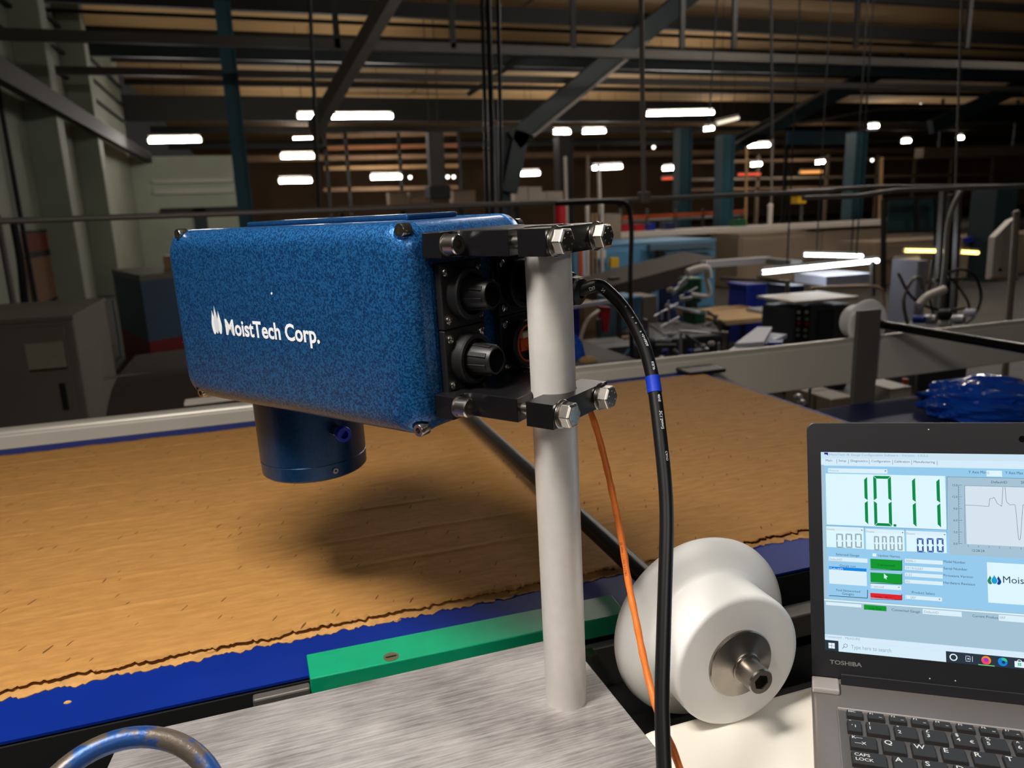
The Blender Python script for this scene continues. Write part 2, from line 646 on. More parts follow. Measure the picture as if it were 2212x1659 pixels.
RY = 3.2
hang_pipe(1384, -60, 1391, 428, RY, .011, M_PIPE, 'thick grey pipe hanging from the roof, clamped to the long rail')
hang_pipe(2080, -60, 2064, 405, RY + .3, .006, M_PIPE, 'thin pale rod hanging beside the hose mast on the right')
hang_pipe(1665, -60, 1668, 300, 9, .02, M_BEAM, 'dark rod hanging above the right end of the middle lamp', clamp=False)
hang_pipe(1545, 60, 1530, 280, 10, .012, M_BEAM, 'thin dark wire hanging left of the slanting lamp', clamp=False)
hang_pipe(672, 60, 690, 450, 9, .022, M_BEAM, 'dark thin pipe hanging above the gauge lettering', clamp=False)
for i, (x0, x1, r, lb) in enumerate(((1040, 1052, .016, 'leftmost black hose of the hanging bundle above the gauge'), (1053, 1064, .022, 'thick middle black hose of the hanging bundle above the gauge'), (1075, 1082, .016, 'rightmost black hose of the hanging bundle above the gauge'))):
    a, b, c0 = atY(x0, -60, 6), atY((x0 + x1) / 2 + 2, 250, 6), atY(x1, 470, 6)
    tag(MB().tube(spline([a, b, c0]), r, 10).build('hanging_hose', M_RUBBER, smooth=40), lb, 'hose', 'hoses hanging above the gauge')

# the long rail that crosses the view at eye height
rail = thing('suspended_rail', 'long thin grey rail crossing the whole hall at eye height', 'rail', (-1.2, RY, Z0))
a, b, c0 = atY(-60, 480, RY), atY(1390, 431, RY), atY(1800, 412, RY)
MB().tube([a, b, c0], .0115, 10).build('tube', M_PIPE, rail, smooth=40)
MB().tube([atY(1735, 428, RY - .1), atY(1850, 424, RY - .1), atY(1935, 412, RY - .1), atY(2300, 398, RY - .1)], .012, 10).build('tube', M_PIPE, rail, smooth=40)
MB().tube([atY(1700, 415, RY + .1), atY(1900, 404, RY + .1), atY(2300, 402, RY + .1)], .012, 10).build('tube', M_PIPE, rail, smooth=40)

# black drop hose from the rail behind the clamp
tag(MB().tube(spline([atY(1200, 440, 3.15), atY(1330, 436, 3.15), atY(1357, 450, 3.15), atY(1364, 500, 3.15), atY(1362, 600, 3.15), atY(1364, 720, 3.15), atY(1366, 860, 3.15)]), .011, 10).build('air_hose', M_RUBBER, smooth=40),
    'black air hose bending down from the long rail behind the cable', 'hose')


# ------------------------------------------------------------------ lamps of the hall
M_TUBE = emit('lit_tube', (255, 246, 236), HALL_TUBE)
M_TUBEC = emit('lit_tube_cool', (232, 244, 255), 14.0)
M_TUBEY = emit('lit_tube_yellow', (255, 226, 120), 5.0)
M_LAMPBODY = mat('lamp_housing', (190, 186, 176), rough=.5)


def lamp(xa, ya, xb, yb, Y, label, th=None, m=None, rods=True, grp='fluorescent lamps of the hall', name='fluorescent_lamp', yb2=None):
    Yb = Y if yb2 is None else yb2
    a, b = atY(xa, ya, Y), atY(xb, yb, Yb)
    th = th or 7.0 * Y / FPX
    d = (b - a).normalized()
    L = (b - a).length
    c = thing(name, label, 'lamp', (a + b) / 2, group=grp)
    up = Vector((0, 0, 1))
    MB().quadbar(a + up * th * 1.25, b + up * th * 1.25, th * .7, th * .35).build('housing', M_LAMPBODY, c)
    MB().tube([a, b], th * .62, 10).build('tube', m or M_TUBE, c, smooth=40)
    for e, s in ((a, -1), (b, 1)):
        MB().cyl(e, e + d * s * th * .5, th * .5, n=10).build('end_cap', M_LAMPBODY, c)
    if rods:
        for t in (.2, .8):
            p = a.lerp(b, t) + up * th * 1.4
            MB().tube([p, Vector((p.x, p.y, ZR))], .006, 6).build('suspension_wire', M_BEAM, c)
    return c


lamp(322, 304, 433, 302, 19.6, 'long fluorescent lamp nearest the pale left wall')
lamp(644, 251, 689, 251, 19.0, 'short fluorescent lamp left of the slung conduit, highest of the left lamps')
lamp(709, 252, 847, 251, 19.0, 'long bright fluorescent lamp right of the slung conduit above the gauge')
lamp(608, 338, 677, 337, 27.0, 'fluorescent lamp below the slung conduit, upper of two in line')
lamp(604, 391, 672, 390, 30.0, 'fluorescent lamp below the slung conduit, lower of two in line')
lamp(634, 299, 674, 298, 40.0, 'faint far fluorescent lamp between the conduit lamps', th=.07)
lamp(802, 383, 866, 382, 32.0, 'fluorescent lamp just left of the hanging air duct')
lamp(1111, 376, 1164, 374, 30.0, 'low fluorescent lamp above the white boxes behind the gauge')
lamp(1131, 290, 1153, 289, 26.0, 'shortest of three lamps in a row right of the black hoses')
lamp(1197, 285, 1230, 285, 26.0, 'middle lamp of the three in a row right of the black hoses')
lamp(1260, 284, 1306, 283, 26.0, 'longest of the three lamps in a row right of the black hoses')
lamp(1398, 246, 1540, 243, 19.0, 'long bright fluorescent lamp right of the hanging grey pipe')
lamp(1281, 363, 1342, 360, 28.0, 'low fluorescent lamp left of the hanging grey pipe')
lamp(1432, 364, 1456, 363, 34.0, 'short far lamp just right of the hanging grey pipe')
lamp(1547, 267, 1594, 255, 14.0, 'slanting pale lamp reflector above the bright teal column', m=emit('dim_tube', (255, 240, 214), 1.2), yb2=15.0)
lamp(1600, 315, 1661, 313, 24.0, 'fluorescent lamp right of the bright teal column')
lamp(1623, 356, 1643, 354, 36.0, 'small far lamp below the lamp right of the bright teal column')
lamp(1763, 351, 1779, 349, 36.0, 'small far lamp left of the teal column above the inspection lamps')
lamp(1877, 273, 1896, 272, 30.0, 'small lamp high beside the teal column, upper of two')
lamp(1949, 305, 1965, 304, 30.0, 'small lamp high beside the teal column, lower of two')
lamp(2068, 298, 2079, 297, 30.0, 'small far lamp next to the thin hanging rod')
lamp(1521, 279, 1540, 277, 30.0, 'small far lamp under the right end of the long bright lamp')
for i, (x, y, lb) in enumerate(((886, 382, 'left'), (917, 382, 'right'))):
    pass
M_RED = emit('red_sign_light', (255, 96, 70), 1.0)
M_ORG = emit('orange_sign_light', (255, 170, 90), 1.2)
lamp(1430, 386, 1457, 385, 34.0, 'red lit strip under the short lamp by the grey pipe', th=.09, m=M_RED, rods=False, grp='coloured light strips', name='light_strip')
lamp(1594, 377, 1642, 376, 34.0, 'red lit strip under the lamp right of the teal column', th=.09, m=M_RED, rods=False, grp='coloured light strips', name='light_strip')
lamp(1728, 372, 1775, 371, 34.0, 'orange lit strip left of the teal column above inspection lamps', th=.12, m=M_ORG, rods=False, grp='coloured light strips', name='light_strip')
# beacons: small round lamps
M_BEAC = emit('beacon_white', (255, 250, 240), 4.0)


def beacon(px, py, Y, label, r=None, m=None):
    p = atY(px, py, Y)
    r = r or 4.0 * Y / FPX
    c = thing('spot_lamp', label, 'lamp', p, group='small far spot lamps')
    MB().lathe(p + Vector((0, 0, r)), (0, 0, -1), [(0, .2 * r), (.3 * r, .7 * r), (r, r), (1.7 * r, .7 * r), (2 * r, .01)], 12).build('bulb', m or M_BEAC, c, smooth=50)
    MB().cyl(p + Vector((0, 0, r * .8)), p + Vector((0, 0, r * 1.8)), r * .6, n=10).build('socket', M_BEAM, c)
    return c


for px, py, Y, lb in ((886, 383, 38, 'tiny spot lamp left of the air duct foot'), (967, 382, 38, 'tiny spot lamp right of the air duct, left of a pair'), (980, 382, 38, 'tiny spot lamp right of the air duct, right of a pair'),
                      (1072, 291, 30, 'tiny spot lamp inside the black hose bundle'), (1412, 318, 30, 'tiny spot lamp right of the hanging grey pipe'), (1953, 229, 26, 'tiny spot lamp under the raking strut, lower of a pair'),
                      (1988, 226, 26, 'tiny spot lamp under the raking strut, upper of a pair'), (2078, 233, 26, 'tiny spot lamp touching the thin hanging rod'), (1884, 346, 34, 'tiny spot lamp below the teal column top')):
    beacon(px, py, Y, lb)

# lamp over the work place, behind and above the viewer: a twin batten whose tubes give the main light
kf = thing('work_or_fill_lamp', 'twin-tube batten lamp hung over the operator side of the conveyor', 'lamp', (-.30, .42, Z0 + .80))
KP = Vector((-.30, .42, Z0 + .80))
MB().box(KP + Vector((-.34, -.13, .03)), KP + Vector((.34, .13, .09))).build('housing', M_LAMPBODY, kf, bevel=.01)
for s in (-.06, .06):
    MB().tube([KP + Vector((-.3, s, .0)), KP + Vector((.3, s, .0))], .014, 12).build('tube', emit('work_tube', (255, 240, 222), 4.0), kf, smooth=40)
for s in (-.25, .25):
    MB().tube([KP + Vector((s, 0, .09)), Vector((KP.x + s, KP.y, ZR))], .006, 6).build('suspension_wire', M_BEAM, kf)
ld = bpy.data.lights.new('work_lamp_light', 'AREA')
ld.shape = 'RECTANGLE'
ld.size, ld.size_y = .46, .22
ld.energy = KEY_W
ld.color = (1.0, .95, .88)
lo = bpy.data.objects.new('work_lamp_light', ld)
COL.objects.link(lo)
lo.parent = kf
lo.location = (0, 0, -.03)
# unseen fill lamp added behind the viewer, tilted towards the conveyor
k2 = Vector((.35, -1.35, Z0 + .95))
kf2 = thing('work_or_fill_lamp', 'unseen tilted fill lamp added behind the operator facing the conveyor', 'lamp', k2)
MB().quadbar(k2 + Vector((-.62, -.06, .05)), k2 + Vector((.62, -.06, .05)), .2, .04, up=(0, -.7, .7)).build('housing', M_LAMPBODY, kf2, bevel=.008)
for s in (-.5, .5):
    MB().tube([k2 + Vector((s, -.06, .06)), Vector((k2.x + s, k2.y - .06, ZR))], .006, 6).build('suspension_wire', M_BEAM, kf2)
ld2 = bpy.data.lights.new('fill_lamp_light', 'AREA')
ld2.shape = 'RECTANGLE'
ld2.size, ld2.size_y = 1.2, .18
ld2.energy = FILL_W
ld2.color = (1.0, .95, .88)
lo2 = bpy.data.objects.new('fill_lamp_light', ld2)
COL.objects.link(lo2)
lo2.parent = kf2
lo2.rotation_euler = (R(50), 0, 0)

# ------------------------------------------------------------------ conveyor
ZB = Z0 - .480          # belt surface
YN, YF = .752, 1.868    # belt edges
conv = thing('belt_conveyor', 'wide conveyor with a blue belt carrying the cardboard sheet', 'conveyor', (0, 1.3, 0))
belt = MB()
nx = 24
prof = []
XE = 1.215
for k in range(13):
    th = math.pi / 2 - math.pi * k / 12
    prof.append((XE - .03 + .03 * math.cos(th), ZB - .03 + .03 * math.sin(th)))
inner = [(x - .003 * (1 if i > 0 else 0), ZB - .03 + (z - ZB + .03) * .9) for i, (x, z) in enumerate(prof)]
prof = [(-2.4, ZB)] + prof + [(-2.4, ZB - .06), (-2.4, ZB - .057)] + list(reversed(inner)) + [(-2.4, ZB - .003)]
belt.add([(x, YN, z) for x, z in prof] + [(x, YF, z) for x, z in prof],
         [(i, (i + 1) % len(prof), len(prof) + (i + 1) % len(prof), len(prof) + i) for i in range(len(prof))] +
         [tuple(range(len(prof))), tuple(reversed(range(len(prof), 2 * len(prof))))])
belt_o = belt.build('belt', M_BELT, conv, smooth=40)
# far guide rail: rounded aluminium top, grooved face
M_RAIL = mat('grey_beige_beam', (206, 197, 182), rough=.5, metal=.05, var=.08, vscale=4)
MB().box((-2.5, 1.885, Z0 - .585), (4.2, 1.95, Z0 - .452)).build('far_beam', M_RAIL, conv, bevel=.004)
MB().tube([(-2.5, 1.905, Z0 - .455), (4.2, 1.905, Z0 - .455)], .0165, 16).build('far_rail_tube', mat('rail_aluminium', (190, 184, 172), rough=.4, metal=.35), conv, smooth=40)
MB().box((-2.5, 1.872, Z0 - .49), (1.25, 1.884, Z0 - .483)).build('rail_strip', M_GREYST, conv)
MB().box((-2.4, 1.0, .0), (1.1, 1.8, ZB - .07)).build('underframe', M_DARK, conv)
for x in (-1.8, 1.0, 3.6):
    MB().box((x, 1.89, 0), (x + .06, 1.945, Z0 - .585)).build('leg', M_RAIL, conv)
for x in (-1.8, -.4, .9):
    MB().box((x, .64, 0), (x + .06, .70, ZB - .07)).build('leg', M_DARK, conv)
# rear end bearing of the belt
MB().box((1.12, 1.80, ZB + .002), (1.24, 1.878, ZB + .014)).build('belt_end_guard', M_PLAST, conv, bevel=.004)
# near side frame under the belt edge
MB().box((-2.4, .60, ZB - .32), (2.0, .75, ZB - .075)).build('side_frame', mat('black_frame', (14, 14, 15), rough=.6), conv)
MB().box((-2.38, YN - .003, ZB - .066), (XE - .05, YN - .0005, ZB - .0045)).build('gap_shade', MATS['black_frame'], conv)  # black strip standing in for the shaded gap below the belt edge
MB().box((-2.38, YN + .03, ZB - .052), (XE - .04, YF - .01, ZB - .006)).build('slider_bed', MATS['black_frame'], conv)
MB().box((.43, .695, Z0 - .540), (2.0, .722, Z0 - .508)).build('side_profile', M_GREYST, conv, bevel=.002)
p0, p1 = atY(544, 1490, .745), atY(676, 1462, .745)
MB().box((p0.x, .735, Z0 - .56), (p1.x - .004, .747, ZB - .004)).build('bracket', M_GREYST, conv, bevel=.002)
MB().cyl((-.13, .68, Z0 - .54), (-.02, .68, Z0 - .54), .030, n=24).build('return_roller', M_DARK, conv, smooth=40)
brk = MB().box((.02, .716, Z0 - .62), (.405, .728, Z0 - .502)).build('bracket', mat('polished_bracket', (150, 146, 140), rough=.3, metal=.8, var=.15, vscale=20), conv, bevel=.002)
bp_ = atY(1275, 1413, .712)
MB().cyl((bp_.x, .716, bp_.z), (bp_.x, .700, bp_.z), .0065, n=6).build('bolt', M_STEEL2, brk)
# green wear strip screwed on the near edge
gp = [(.0075, .7365), (.3745, .7300), (.3770, .7770), (.0070, .7850)]
ws = MB().prism(gp, Z0 - .4990, Z0 - .4745).build('wear_strip', M_GREEN, conv, bevel=.0012)
sp = atZ(845, 1419, Z0 - .4745)
MB().lathe((sp.x, sp.y, Z0 - .4755), (0, 0, 1), [(0, .0085), (.0015, .0085), (.0018, .0075), (.0008, .0), ], 20).build('countersunk_screw', mat('dull_screw', (120, 112, 84), rough=.5, metal=.6), ws, smooth=40)
MB().box((sp.x - .006, sp.y - .0008, Z0 - .4745 + .0005), (sp.x + .006, sp.y + .0008, Z0 - .4740 + .0006)).build('screw_slot', M_DARK, ws)

# ------------------------------------------------------------------ corrugated board on the belt
ZT = Z0 - .4745
card = thing('cardboard_sheet', 'large brown corrugated cardboard sheet with torn front edge on the blue belt', 'cardboard', (-.3, 1.3, ZB))
XL, XRc, YC0, YC1 = -1.5, 1.166, .838, 1.803
ridges = [1.72, 1.62, 1.506, 1.402, 1.298, 1.184, 1.07, .976]


def jag(x, seed, amp):
    s = 0
    for k, (fq, am) in enumerate(((9, .35), (31, .5), (83, .7), (190, .8), (410, .8), (730, .6))):
        s += am * math.sin(x * fq + seed * 3.1 + k * 1.7 + 2 * math.sin(x * fq * .37 + seed))
    return amp * s


top = MB()
rows = []
yy = [0.0]
Y = YC0 + .02
cols = []
nxs = 1200
xs = [XL + (XRc - XL) * i / nxs for i in range(nxs + 1)]
ylist = []
y = YC0 + .012
while y < YC1 - .004:
    if min(abs(y - r_) for r_ in ridges) > .014:
        ylist.append(y)
    y += .02
for r_ in ridges:
    ylist += [r_ + d_ for d_ in (-.014, -.009, -.006, -.0035, -.0012, .0012, .0035, .006, .009, .014)]
ylist.sort()
ylist.append(YC1)


def ztop(x, y):
    z = 0
    for r_ in ridges:
        d = y - r_
        z += .0020 * math.exp(-(d / .0042) ** 2) * (.75 + .25 * math.sin(x * 23 + r_ * 9) * math.sin(x * 7.3))
    return z + .0004 * math.sin(x * 11 + y * 17) + .0003 * math.sin(x * 37 - y * 29)


vs = []
for x in xs:
    vs.append((x, YC0 + jag(x, 1, .0022), ZT + .0006 * math.sin(x * 70)))
for yv in ylist:
    for x in xs:
        yq = yv + .006 * math.sin(x * 2.3 + yv * 3)
        if yv == YC1:
            yq += jag(x, 4, .0015)
        vs.append((x, yq, ZT + ztop(x, yv)))
n1 = nxs + 1
fs = [(r_ * n1 + i, r_ * n1 + i + 1, (r_ + 1) * n1 + i + 1, (r_ + 1) * n1 + i) for r_ in range(len(ylist)) for i in range(nxs)]
top.add(vs, fs)
o = top.build('top_liner', M_CARD, card, smooth=60)
sd = o.modifiers.new('thick', 'SOLIDIFY')
sd.thickness = .0007
sd.offset = -1
# bottom liner shows in front of the recessed flutes
bl = MB()
xs2 = [XL + (XRc - XL) * i / 900 for i in range(901)]
va = [(x, YC0 - .0105 + jag(x, 2, .0021), ZB + .0010) for x in xs2]
vb = [(x, YC0 + .05, ZB + .0012) for x in xs2]
vc = [(x, YC0 - .0105 + jag(x, 2, .0021), ZB + .0002) for x in xs2]
m_ = len(xs2)
bl.add(va + vb + vc, [(i, i + 1, m_ + i + 1, m_ + i) for i in range(m_ - 1)] + [(2 * m_ + i, 2 * m_ + i + 1, i + 1, i) for i in range(m_ - 1)])
bl.build('bottom_liner', M_CARDEDGE, card, smooth=60)
fm = MB()
xs3 = [XL + (XRc - XL) * i / 1400 for i in range(1401)]
m_ = len(xs3)
zc = (ZT + ZB) / 2
va = [(x, YC0 + .009 + jag(x, 3, .0010), zc + .0022 * math.sin(x * 2 * math.pi / .0095)) for x in xs3]
vb = [(x, YC0 + .05, zc + .0022 * math.sin(x * 2 * math.pi / .0095)) for x in xs3]
fm.add(va + vb, [(i, i + 1, m_ + i + 1, m_ + i) for i in range(m_ - 1)])
fm.build('fluting', M_CARDEDGE, card, smooth=60)
MB().box((XRc - .004, YC0 + .02, ZB + .001), (XRc - .001, YC1 - .003, ZT - .001)).build('end_edge', M_CARDEDGE, card)
# crumbs torn off the edge
crumbs = [((455, 1411), .006, 'largest cardboard crumb lying on the blue belt left of the green strip'), ((857, 1341), .005, 'cardboard crumb on the blue belt just behind the green strip screw'),
          ((1106, 1281), .006, 'flat cardboard crumb close to the torn edge left of the pole'), ((30, 1491), .004, 'pale cardboard crumb near the left end of the torn edge'),
          ((126, 1477), .004, 'small cardboard crumb below the notch of the torn edge'), ((288, 1441), .0025, 'tiny pale crumb on the blue belt beside the torn edge'),
          ((147, 1518), .0035, 'pale crumb lying alone on the wide blue belt area'), ((470, 1404), .0025, 'tiny crumb right of the largest crumb')]
for (px, py), s_, lb in crumbs:
    p = atZ(px, py, ZB)
    mb = MB()
    k = 8
    ring = [(p.x + s_ * (1 + .3 * rnd.uniform(-1, 1)) * math.cos(2 * math.pi * i / k), p.y + .6 * s_ * (1 + .3 * rnd.uniform(-1, 1)) * math.sin(2 * math.pi * i / k)) for i in range(k)]
    vs = [(x, y, ZB + .0002) for x, y in ring] + [((x - p.x) * .75 + p.x, (y - p.y) * .75 + p.y, ZB + s_ * (.35 + .2 * rnd.random())) for x, y in ring]
    mb.add(vs, [tuple(reversed(range(k))), tuple(range(k, 2 * k))] + [(i, (i + 1) % k, k + (i + 1) % k, k + i) for i in range(k)])
    tag(mb.build('cardboard_crumb', M_CARDEDGE), lb, 'crumb', 'crumbs on the blue belt')

# ------------------------------------------------------------------ cross shafts with white rollers
M_SHAFT = mat('dark_shaft', (46, 44, 42), rough=.38, metal=.6, var=.15, vscale=10)


def roller(name, label, c, ydir, R1, R2, parts=True):
    """flanged white roller: big flange of radius R1, hub of radius R2 pointing along ydir"""
    t = thing(name, label, 'roller', c)
    d = Vector((0, ydir, 0))
    body = MB()
    body.lathe(c, d, [(-.026, .012), (-.026, R1 - .010), (-.0245, R1 - .005), (-.0215, R1 - .0015), (-.017, R1), (-.012, R1 - .0008), (-.008, R1 - .003), (-.005, R1 - .007), (-.003, R1 - .012), (.0005, R2 + .006), (.002, R2 + .002), (.006, R2), (.046, R2), (.0490, R2 - .0006), (.0510, R2 - .002), (.0518, R2 - .0042), (.052, R2 - .006), (.052, .012)], 96)
    body.build('roller_body', M_WHITEP, t, smooth=50)
    f0 = c + d * .052
    ca = MB().lathe(f0, d, [(0, .034), (.003, .0345), (.0042, .0335), (.010, .0165), (.0112, .015), (.0112, .008)], 64).build('shaft_washer', M_STEEL2, t, smooth=30)
    sc_ = MB()
    sc_.lathe(f0, d, [(.010, .0145), (.013, .0150), (.0135, .0135), (.0135, .0128), (.033, .0128), (.0345, .0118), (.0345, .0085)], 48)
    # hexagon socket
    hexr = .0078
    n = 48
    vs, fs = [], []
    ex, ez = Vector((1, 0, 0)), Vector((0, 0, 1))
    for i in range(n):
        th = 2 * math.pi * i / n
        vs.append(f0 + d * .0345 + (ex * math.cos(th) + ez * math.sin(th)) * .0085)
    for dep in (.0345, .020):
        for i in range(n):
            th = 2 * math.pi * i / n
            k = math.cos(math.pi / 6) / math.cos(((th + .3) % (math.pi / 3)) - math.pi / 6)
            vs.append(f0 + d * dep + (ex * math.cos(th) + ez * math.sin(th)) * hexr * k)
    for q in range(2):
        for i in range(n):
            j = (i + 1) % n
            fs.append((q * n + i, q * n + j, (q + 1) * n + j, (q + 1) * n + i))
    fs.append(tuple(range(2 * n, 3 * n)))
    sc_.add(vs, fs)
    sc_.build('socket_screw', M_STEEL2, t, smooth=30)
    return t


RC = Vector((.402, .600, Z0 - .435))
roller('flanged_roller', 'white flanged plastic roller with steel hexagon screw beside the laptop', RC, -1, .099, .069)
s1 = thing('cross_shaft', 'dark round shaft crossing above the cardboard to the near white roller', 'shaft', (.402, 1.3, Z0 - .435))
MB().cyl((.402, .627, Z0 - .435), (.402, 1.885, Z0 - .435), .0125, n=32).build('shaft', M_SHAFT, s1, smooth=40)
MB().cyl((.402, .635, Z0 - .435), (.402, .665, Z0 - .435), .019, n=32).build('collar', M_DARK, s1, smooth=40)
MB().box((.362, 1.885, Z0 - .585), (.442, 1.92, Z0 - .36)).build('post', M_GREYST, s1, bevel=.003)
R2c = atY(1865, 697, 1.97)
roller('flanged_roller', 'cream white roller behind the grey post on the far beam', R2c + Vector((0, .0, 0)), 1, .079, .055)
s2 = thing('cross_shaft', 'dark glossy shaft running from the grey post towards the right edge', 'shaft', (R2c.x, 1.4, R2c.z))
MB().cyl((R2c.x, .45, R2c.z + .004), (R2c.x, 1.9, R2c.z + .004), .0135, n=32).build('shaft', mat('glossy_shaft', (40, 38, 37), rough=.22, metal=.8), s2, smooth=40)
pa, pb = atY(1855, 672, 1.87), atY(1905, 672, 1.87)
MB().box((pa.x, 1.87, .0), (pb.x, 1.884, pa.z)).build('post', mat('grey_post_paint', (92, 86, 80), rough=.55, var=.1, vscale=10), s2, bevel=.004)

# ivory support block below the roller
ib = MB().box((.306, .20, Z0 - .62), (.64, .577, Z0 - .5035)).build('support_block', M_IVORY, bevel=.014, seg=5)
tag(ib, 'smooth ivory white block under the near white roller', 'block')
st = MB().box((.30, .22, .0), (.66, .56, Z0 - .62)).build('block_stand', M_DARK)
tag(st, 'dark frame stand carrying the ivory white block', 'stand')

# ------------------------------------------------------------------ gauge stand: steel plate and pole
PVT = Vector((.2385, .609, Z0 - .1))
AX_A = Vector((math.cos(R(125.1)), math.sin(R(125.1)), 0))
AX_W = Vector((-.02, .0, 1)).normalized()
AX_A = (AX_A - AX_W * AX_A.dot(AX_W)).normalized()
AX_B = AX_A.cross(AX_W).normalized()
GR = Matrix((AX_B, AX_A, AX_W)).transposed()       # local (v, u, z)
GF = Matrix.Translation(PVT) @ GR.to_4x4() @ Matrix.Translation((0, 0, .1))   # z measured from eye height
ZP = Z0 - .475
stand = thing('gauge_stand', 'brushed steel base plate with upright aluminium pole holding the gauge', 'stand', (.0, .5, ZP - .012))
MB().prism([tuple(atZ(262, 1590, ZP))[:2], (-.235, .22), (.302, .22), tuple(atZ(1222, 1373, ZP))[:2]], ZP - .012, ZP).build('base_plate', M_PLATE, stand, bevel=.0015)
pb0 = PVT + AX_W * ((ZP - PVT.z) / AX_W.z)
MB().lathe(pb0 - AX_W * .004, AX_W, [(0, 0), (0, .0202), (.445, .0202), (.4555, .0202), (.4575, .0185), (.4575, .0)], 64).build('pole', M_ALU, stand, smooth=40)
MB().box((-.15, .26, Z0 - .60), (.27, .58, ZP - .012)).build('plate_support', M_DARK, stand)
MB().box((-.10, .3, .0), (.22, .5, Z0 - .60)).build('plate_column', M_DARK, stand)

# worn blue lever handle in the corner
hd = thing('lever_handle', 'worn blue and bare metal curved handle in the bottom left corner', 'handle', atD(265, 1795, .55))
hc = atD(268, 1800, .55)
hx = (ray(400, 1800) - ray(268, 1800)).normalized()
hn = Vector((.15, -.62, .77)).normalized()
hy = hn.cross(hx).normalized()
hx = hy.cross(hn)
M_WORN = mat('worn_blue_paint', (26, 70, 130), rough=.4, metal=.35, var=1, vscale=38, second=(92, 82, 72), detail=6, lo=.44, hi=.5, bump=.3, bscale=300)
pts = [hc + (hx * math.cos(R(t)) + hy * math.sin(R(t))) * .0665 for t in range(-30, 211, 6)]
MB().tube(pts, .0082, 18).build('curved_bar', M_WORN, hd, smooth=40)
MB().tube([pts[0], pts[-1]], .0085, 14).build('cross_bar', M_WORN, hd, smooth=40)

# ------------------------------------------------------------------ moisture gauge
UR, UL, VS, VB, GT, GB = .087, .468, -.054, .076, -.0045, -.197


def rr(u0, u1, z0, z1, r, n=8):
    out = []
    for cx, cy, a0 in ((u1 - r, z1 - r, 0), (u0 + r, z1 - r, 90), (u0 + r, z0 + r, 180), (u1 - r, z0 + r, 270)):
        for k in range(n + 1):
            a = R(a0 + 90 * k / n)
            out.append((cx + r * math.cos(a), cy + r * math.sin(a)))
    return out


def shell(mb, stations, r0):
    """stations: (v, inset); rounded rectangles lofted along v"""
    n = 0
    vs, fs = [], []
    for v, ins in stations:
        lp = rr(UR + ins, UL - ins, GB + ins, GT - ins, max(r0 - ins * .3, .006))
        n = len(lp)
        vs += [(v, u, z) for u, z in lp]
    for k in range(len(stations) - 1):
        for i in range(n):
            j = (i + 1) % n
            fs.append((k * n + i, k * n + j, (k + 1) * n + j, (k + 1) * n + i))
    fs.append(tuple(range(n)))
    fs.append(tuple(range((len(stations) - 1) * n, len(stations) * n)))
    mb.add(vs, fs)


gauge = thing('moisture_gauge', 'blue hammertone moisture gauge with white lettering, clamped to the aluminium pole', 'gauge', GF @ Vector((0, .27, -.31)), GR)
bd = MB(GF)
shell(bd, [(VS, .003), (VS + .001, .0012), (VB - .001, .0012), (VB, .003)], .022)
bd.build('housing', M_BLUE, gauge, smooth=35)
lid = MB(GF)
st_ = [(VS - .0004, .0012), (VS - .0012, 0), (VS - .010, .0006)]
for k in range(1, 10):
    a = R(90 * k / 9)
    st_.append((VS - .010 - .019 * math.sin(a), .0006 + .021 * (1 - math.cos(a))))
shell(lid, st_, .024)
lid_o = lid.build('front_lid', M_BLUE, gauge, smooth=35)
bk = MB(GF)
shell(bk, [(VB + .0004, .0012), (VB + .0012, 0), (VB + .009, .0006), (VB + .014, .003), (VB + .018, .008), (VB + .020, .015)], .024)
back_o = bk.build('back_lid', M_BLUE, gauge, smooth=35)
VF = VS - .029          # plane of the lettering
# raised plate on top
MB(GF).box((-.012, .150, GT - .001), (.062, .405, GT + .0045)).build('top_plate', M_BLUE2, gauge, bevel=.002)


def gv(px, py, v):
    """point of the vertical plane v seen at a pixel -> (u, z) in gauge coordinates"""
    inv = GF.inverted()
    o_, d_ = inv @ Vector((0, 0, Z0)), inv.to_3x3() @ ray(px, py)
    t = (v - o_.x) / d_.x
    p = o_ + d_ * t
    return p.y, p.z


def gu(px, py, u):
    inv = GF.inverted()
    o_, d_ = inv @ Vector((0, 0, Z0)), inv.to_3x3() @ ray(px, py)
    t = (u - o_.y) / d_.y
    p = o_ + d_ * t
    return p.x, p.z


def socket_screw(parent, p, d, r, h, name='lid_screw', hexr=.5):
    """socket head cap screw in world space"""
    d = Vector(d).normalized()
    mb = MB()
    mb.lathe(p, d, [(0, r), (h * .9, r), (h, r * .9), (h, r * .58)], 28)
    t = Vector((0, 0, 1)) if abs(d.z) < .9 else Vector((1, 0, 0))
    a = d.cross(t).normalized()
    b = d.cross(a)
    n = 24
    vs, fs = [], []
    for i in range(n):
        th = 2 * math.pi * i / n
        vs.append(p + d * h + (a * math.cos(th) + b * math.sin(th)) * r * .58)
    for dep in (h, h * .4):
        for i in range(n):
            th = 2 * math.pi * i / n
            k = math.cos(math.pi / 6) / math.cos(((th + .2) % (math.pi / 3)) - math.pi / 6)
            vs.append(p + d * dep + (a * math.cos(th) + b * math.sin(th)) * r * hexr * k)
    for q in range(2):
        for i in range(n):
            j = (i + 1) % n
            fs.append((q * n + i, q * n + j, (q + 1) * n + j, (q + 1) * n + i))
    fs.append(tuple(range(2 * n, 3 * n)))
    mb.add(vs, fs)
    return mb.build(name, M_STEEL, parent, smooth=30)


